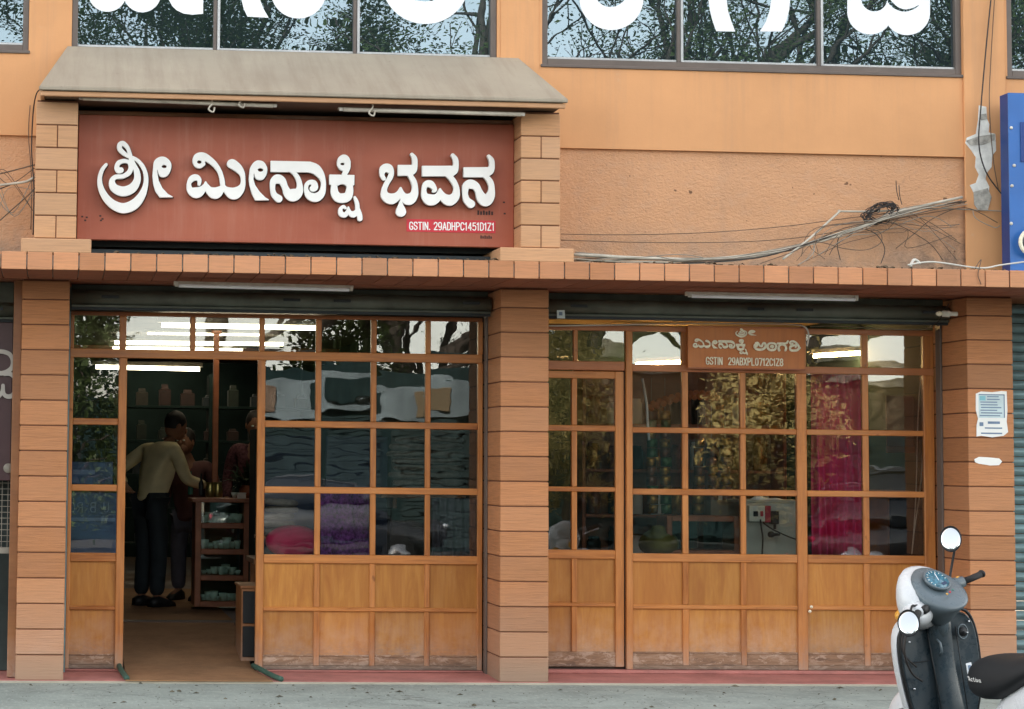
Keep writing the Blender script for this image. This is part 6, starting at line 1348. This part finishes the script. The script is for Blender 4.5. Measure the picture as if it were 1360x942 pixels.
part(MB().box(.384, .388, -.15, -.115, .575, .632, .001), 'sticker', 'film_white', sm=False); part(MB().box(.383, .387, -.155, -.110, .548, .566, .001), 'sticker', 'film_white', sm=False)
part(MB().box(.3825, .3838, -.142, -.124, .585, .62, 0), 'print', 'notice_ink', sm=False)
for y, z in ((.19, .81), (.20, .56), (-.20, .84)): part(MB().lathe([(.001, -.004), (.007, -.002), (.007, .006)], (.412 if z > .6 else .425, y, z), 8, 'X'), 'screw', 'chrome')
# floor board, under body, body sides, seat, rear
part(MB().loft([[(x, -w, .27), (x, w, .27), (x, w, .31), (x, -w, .31)] for x, w in ((.46, .15), (.3, .19), (.1, .19), (-.02, .17))]), 'floor_board', 'sc_black', lv=1)
part(MB().loft([[(x, -w, zl), (x, -w * 1.08, (zl + zh) / 2), (x, -w * .8, zh), (x, w * .8, zh), (x, w * 1.08, (zl + zh) / 2), (x, w, zl)] for x, w, zl, zh in ((.0, .11, .28, .50), (-.2, .16, .34, .60), (-.5, .17, .44, .74), (-.8, .13, .52, .78), (-.98, .06, .60, .78))]), 'body_panel', 'sc_white', lv=1)
seat = part(MB().loft([[(x, -w, z), (x, -w * 1.02, z + h * .5), (x, -w * .7, z + h), (x, w * .7, z + h), (x, w * 1.02, z + h * .5), (x, w, z)] for x, w, z, h in ((.13, .075, .58, .10), (.09, .125, .52, .20), (-.03, .150, .50, .255), (-.25, .165, .56, .20), (-.45, .155, .70, .11), (-.75, .13, .73, .11), (-.88, .08, .76, .07))]), 'seat', 'seat_black', lv=2)
part(MB().tube(catmull([(-.60, -.15, .76), (-.85, -.15, .82), (-1.0, -.09, .84), (-1.0, .09, .84), (-.85, .15, .82), (-.60, .15, .76)], 5), .011, 8), 'grab_rail', 'chrome')
part(MB().sphere((-.97, 0, .68), 1, (.05, .09, .05), 12), 'tail_light', 'socket_red'); part(MB().box(-1.06, -1.05, -.09, .09, .42, .54, .003), 'number_plate', 'film_white')
for nm, x, r in (('wheel', .66, .215), ('wheel', -.62, .215)):
    w = part(MB().lathe([(r - .05, -.04), (r - .01, -.045), (r, -.02), (r, .02), (r - .01, .045), (r - .05, .04)], (x, 0, r), 28, 'Y'), nm, 'rubber')
    o = MB().lathe([(.03, -.05), (.14, -.03), (.16, .0), (.14, .03), (.03, .05)], (x, 0, r), 16, 'Y').build('rim', M['steel'], None, True); o.parent = w
part(MB().loft([[(.66 + math.cos(t) * rr_, yy * (.085 if rr_ > .25 else .09), .215 + math.sin(t) * rr_) for rr_, yy in ((.20, -1.25), (.262, -1.05), (.30, -.5), (.31, 0), (.30, .5), (.262, 1.05), (.20, 1.25))] for t in [R_(15 + 17 * i) for i in range(10)]], cap=False, closed=False), 'front_fender', 'sc_white', lv=1)
part(MB().tube([(.62, .06, .24), (.55, .06, .5), (.50, .03, .62)], .02, 8), 'fork_leg', 'sc_black'); part(MB().tube([(.62, -.06, .24), (.55, -.06, .5), (.50, -.03, .62)], .02, 8), 'fork_leg', 'sc_black')
part(MB().tube([(-.05, .12, .28), (-.0, .26, .02), (.03, .28, .0)], .011, 8), 'side_stand', 'sc_black'); part(MB().tube([(-.3, -.16, .22), (-.8, -.17, .30)], [.04, .05], 12), 'exhaust', 'sc_black')
# steering head: handlebar cowl, dial, grips, levers, mirrors; turned to the left
AX0, AXD = Vector((.50, 0, .62)), Vector((-.40, 0, .92)).normalized()
ST = Matrix.Translation(AX0) @ Matrix.Rotation(R_(22), 4, AXD) @ Matrix.Translation(-AX0)
hb = empty('handlebar', (0, 0, 0), SC)
def hpart(mb, nm, mt, sm=True, lv=0): return part(mb, nm, mt, hb, sm, ST, lv)
hpart(MB().tube([(.42, 0, .80), (.39, 0, .90), (.37, 0, .97)], [.05, .055, .06], 12), 'steering_neck', 'sc_grey')
# white cowl shell in front and at the sides
def egg(cx, cz, hw, hl, k=14): return [(cx + hl * math.sin(2 * math.pi * i / k), hw * math.cos(2 * math.pi * i / k), cz) for i in range(k)]
m = MB(); m.loft([[(cx + hl * math.sin(t), hw * math.cos(t), cz + tl * math.sin(t)) for t in [2 * math.pi * i / 16 for i in range(16)]] for cx, cz, hw, hl, tl in ((.43, .86, .08, .06, -.02), (.44, .91, .16, .10, -.02), (.44, .98, .20, .125, .0), (.43, 1.05, .195, .13, .04), (.41, 1.10, .165, .12, .075), (.40, 1.135, .12, .09, .07))])
hpart(m, 'front_cowl', 'sc_white', lv=1)
m = MB(); m.loft([[(cx + hl * math.sin(t), hw * math.cos(t), cz + tl * math.sin(t)) for t in [2 * math.pi * i / 16 for i in range(16)]] for cx, cz, hw, hl, tl in ((.385, .87, .06, .045, .01), (.365, .93, .11, .075, .02), (.345, .99, .150, .11, .045), (.335, 1.04, .165, .125, .085), (.335, 1.075, .150, .12, .10), (.345, 1.098, .12, .10, .09))])
hpart(m, 'instrument_cowl', 'sc_grey', lv=1)
DM = Matrix.Translation((.330, 0, 1.115)) @ Matrix.Rotation(R_(-42), 4, 'Y') @ Matrix.Scale(.80, 4)
m = MB(); m.lathe([(.088, -.02), (.094, .0), (.086, .008), (.080, .002)], (0, 0, 0), 28, M=DM); hpart(m, 'dial_rim', 'sc_grey')
m = MB(); m.lathe([(.079, -.005), (.079, .004)], (0, 0, 0), 28, M=DM); hpart(m, 'dial_face', 'dial_blue')
m = MB()
for i in range(11):
    t = R_(200 - i * 22); c, s = math.cos(t), math.sin(t); m.loft([[tuple(DM @ Vector((s * r + c * w, c * r - s * w, h))) for w, h in ((-.002, .0042), (.002, .0042), (.002, .0052), (-.002, .0052))] for r in (.062, .074)])
hpart(m, 'dial_marks', 'cup_white', False)
m = MB(); m.loft([[tuple(DM @ Vector((x, y + w, h))) for w, h in ((-.003, .0055), (.003, .0055), (.001, .008), (-.001, .008))] for x, y in ((-.01, .0), (.045, -.035))]); hpart(m, 'needle', 'film_white', False)
m = MB(); m.loft([[tuple(DM @ Vector((x, y, h))) for y, h in ((-.034, .0045), (.012, .0045), (.012, .006), (-.034, .006))] for x in (-.06, -.038)]); hpart(m, 'display', 'navy', False)
for s, sd in ((1, 'l'), (-1, 'r')):
    hpart(MB().tube([(.385, s * .12, 1.01), (.36, s * .20, 1.02), (.335, s * .235, 1.02)], [.045, .036, .028], 12), 'switch_housing', 'sc_white' if s > 0 else 'sc_grey')
    hpart(MB().tube([(.335, s * .235, 1.02), (.315, s * .28, 1.018), (.30, s * .345, 1.015)], [.019, .018, .018], 12), 'grip', 'rubber')
    hpart(MB().lathe([(.020, 0), (.022, .006), (.018, .016)], (.298, s * .347 if s > 0 else s * .363, 1.015), 12, 'Y'), 'grip_end', 'black')
    hpart(MB().tube([(.40, s * .20, 1.0), (.395, s * .26, .995), (.375, s * .36, .99)], [.007, .006, .008], 8), 'brake_lever', 'chrome')
    hpart(MB().box(.345, .36, min(s * .20, s * .225), max(s * .20, s * .225), 1.035, 1.055, .003), 'switch', 'indicator' if s < 0 else 'black')
    top = Vector((.35, s * .255, 1.19)) if s < 0 else Vector((.31, s * .37, 1.02)); mid = Vector((.375, s * .215, 1.10)) if s < 0 else Vector((.35, s * .25, 1.06))
    hpart(MB().tube(catmull([(.385, s * .17, 1.03), tuple(mid), tuple(top)], 5), .0065, 8), 'mirror_stalk', 'black')
    hpart(MB().sphere((.545, s * .09, .96), 1, (.03, .045, .03), 12), 'turn_signal', 'indicator')
m = MB(); m.loft([[(cx + hl * math.sin(t), y, cz + hh * math.cos(t)) for t in [2 * math.pi * i / 14 for i in range(14)]] for y, cx, cz, hl, hh in ((.10, .41, .99, .10, .085), (.16, .405, .985, .09, .075), (.22, .39, .985, .07, .055), (.255, .37, .99, .045, .035))])
hpart(m, 'grip_fairing', 'sc_white', lv=1)
hpart(MB().box(.305, .335, .165, .215, 1.00, 1.04, .006), 'switch_cluster', 'black')
hpart(MB().sphere((.535, 0, .985), 1, (.03, .085, .07), 16), 'headlight', 'film_white')
hpart(MB().tube(catmull([(.40, .16, 1.0), (.42, .26, .92), (.44, .30, .82), (.46, .26, .70), (.47, .18, .62)], 6), .006, 6), 'brake_cable', 'cable_black')
hpart(MB().tube(catmull([(.42, .10, .98), (.47, .22, .90), (.49, .24, .80), (.48, .18, .70)], 6), .005, 6), 'brake_cable', 'cable_black')
part(MB().tube([(.37, .035, .93), (.36, .07, .93), (.36, .11, .945)], .006, 6), 'cable_guide', 'chrome')
sl_items = sum(text_items('Activa', 0, 0, 44, 13, .8, 1.0), [])
tx = glyph('seat_lettering', sl_items, lambda u, v: Vector((u * .0022, 0, -v * .0022)), 0.002, M['letter_white'], None, h=.25, pad=1); tx.parent = SC
SC_YAW, SC_LEAN = R_(105), R_(-11)
SC.rotation_euler = (SC_LEAN, 0, SC_YAW)
target = W(1251, 885, -3.6); off = SC.rotation_euler.to_matrix() @ Vector((.43, 0, .66))
SC.location = (target.x - off.x, target.y - off.y, -.12)
bpy.context.view_layer.update()
# mirror heads face back towards the rider, a convex disc in a black housing
def mirror_head(pos, label):
    ML = ST @ Vector(pos)
    look = (SC.rotation_euler.to_matrix().inverted() @ (Vector((0.4, -15, 6.2)) - SC.location - SC.rotation_euler.to_matrix() @ ML)).normalized()
    upv = (SC.rotation_euler.to_matrix().inverted() @ Vector((0, 0, 1)))
    zc = look; xc = upv.cross(zc).normalized(); yc = zc.cross(xc)
    Mm = Matrix.Translation(ML) @ Matrix((xc, yc, zc)).transposed().to_4x4() @ Matrix.Diagonal((.95, 1.25, 1, 1))
    h = MB().lathe([(.012, -.035), (.045, -.028), (.058, -.008), (.0595, .002), (.0575, .003), (.057, .0)], (0, 0, 0), 24, M=Mm).build('mirror_housing', M['black'], None, True); h.parent = hb
    g = MB().lathe([(.0565, -.002), (.0565, .0005), (.04, .0022), (.02, .0032), (.001, .0036)], (0, 0, 0), 24, M=Mm).build('mirror_glass', M['mirror_glass'], None, True); g.parent = hb
mirror_head((.35, -.25, 1.255), 'r'); mirror_head((.30, .385, 1.02), 'l')
# lettering on the side of the seat that faces the street
mt = Matrix.Translation((.02, .158, .66)) @ Matrix.Rotation(R_(180), 4, 'Z') @ Matrix.Rotation(R_(12), 4, 'X')
tx.matrix_local = mt
# seams, warning lights and road dust details on the visible side
hpart(MB().tube([(.40 + .128 * math.sin(t) - .0, .186 * math.cos(t), 1.075 + .05 * math.sin(t)) for t in [math.pi * (1.02 + i * .96 / 20) for i in range(21)]], .0035, 6), 'cowl_seam', 'black') if False else None
for y_, mt_ in ((.05, 'indicator'), (.02, 'socket_red'), (-.01, 'bottle_green')):
    hpart(MB().lathe([(.006, 0), (.006, .004), (.002, .006)], (0, 0, 0), 8, M=Matrix.Translation((.262, y_, 1.05)) @ Matrix.Rotation(R_(-60), 4, 'Y')), 'warning_light', mt_)
part(MB().tube([(.392, .08, .36), (.388, .085, .60), (.385, .09, .84)], .003, 6), 'shield_seam', 'black')
part(MB().tube([(.392, -.08, .36), (.388, -.085, .60), (.385, -.09, .84)], .003, 6), 'shield_seam', 'black')
part(MB().tube([(.415, .20, .70), (.412, .10, .69), (.412, .09, .69)], .003, 6), 'shield_seam', 'black')
print('SCOOTER', SC.location)
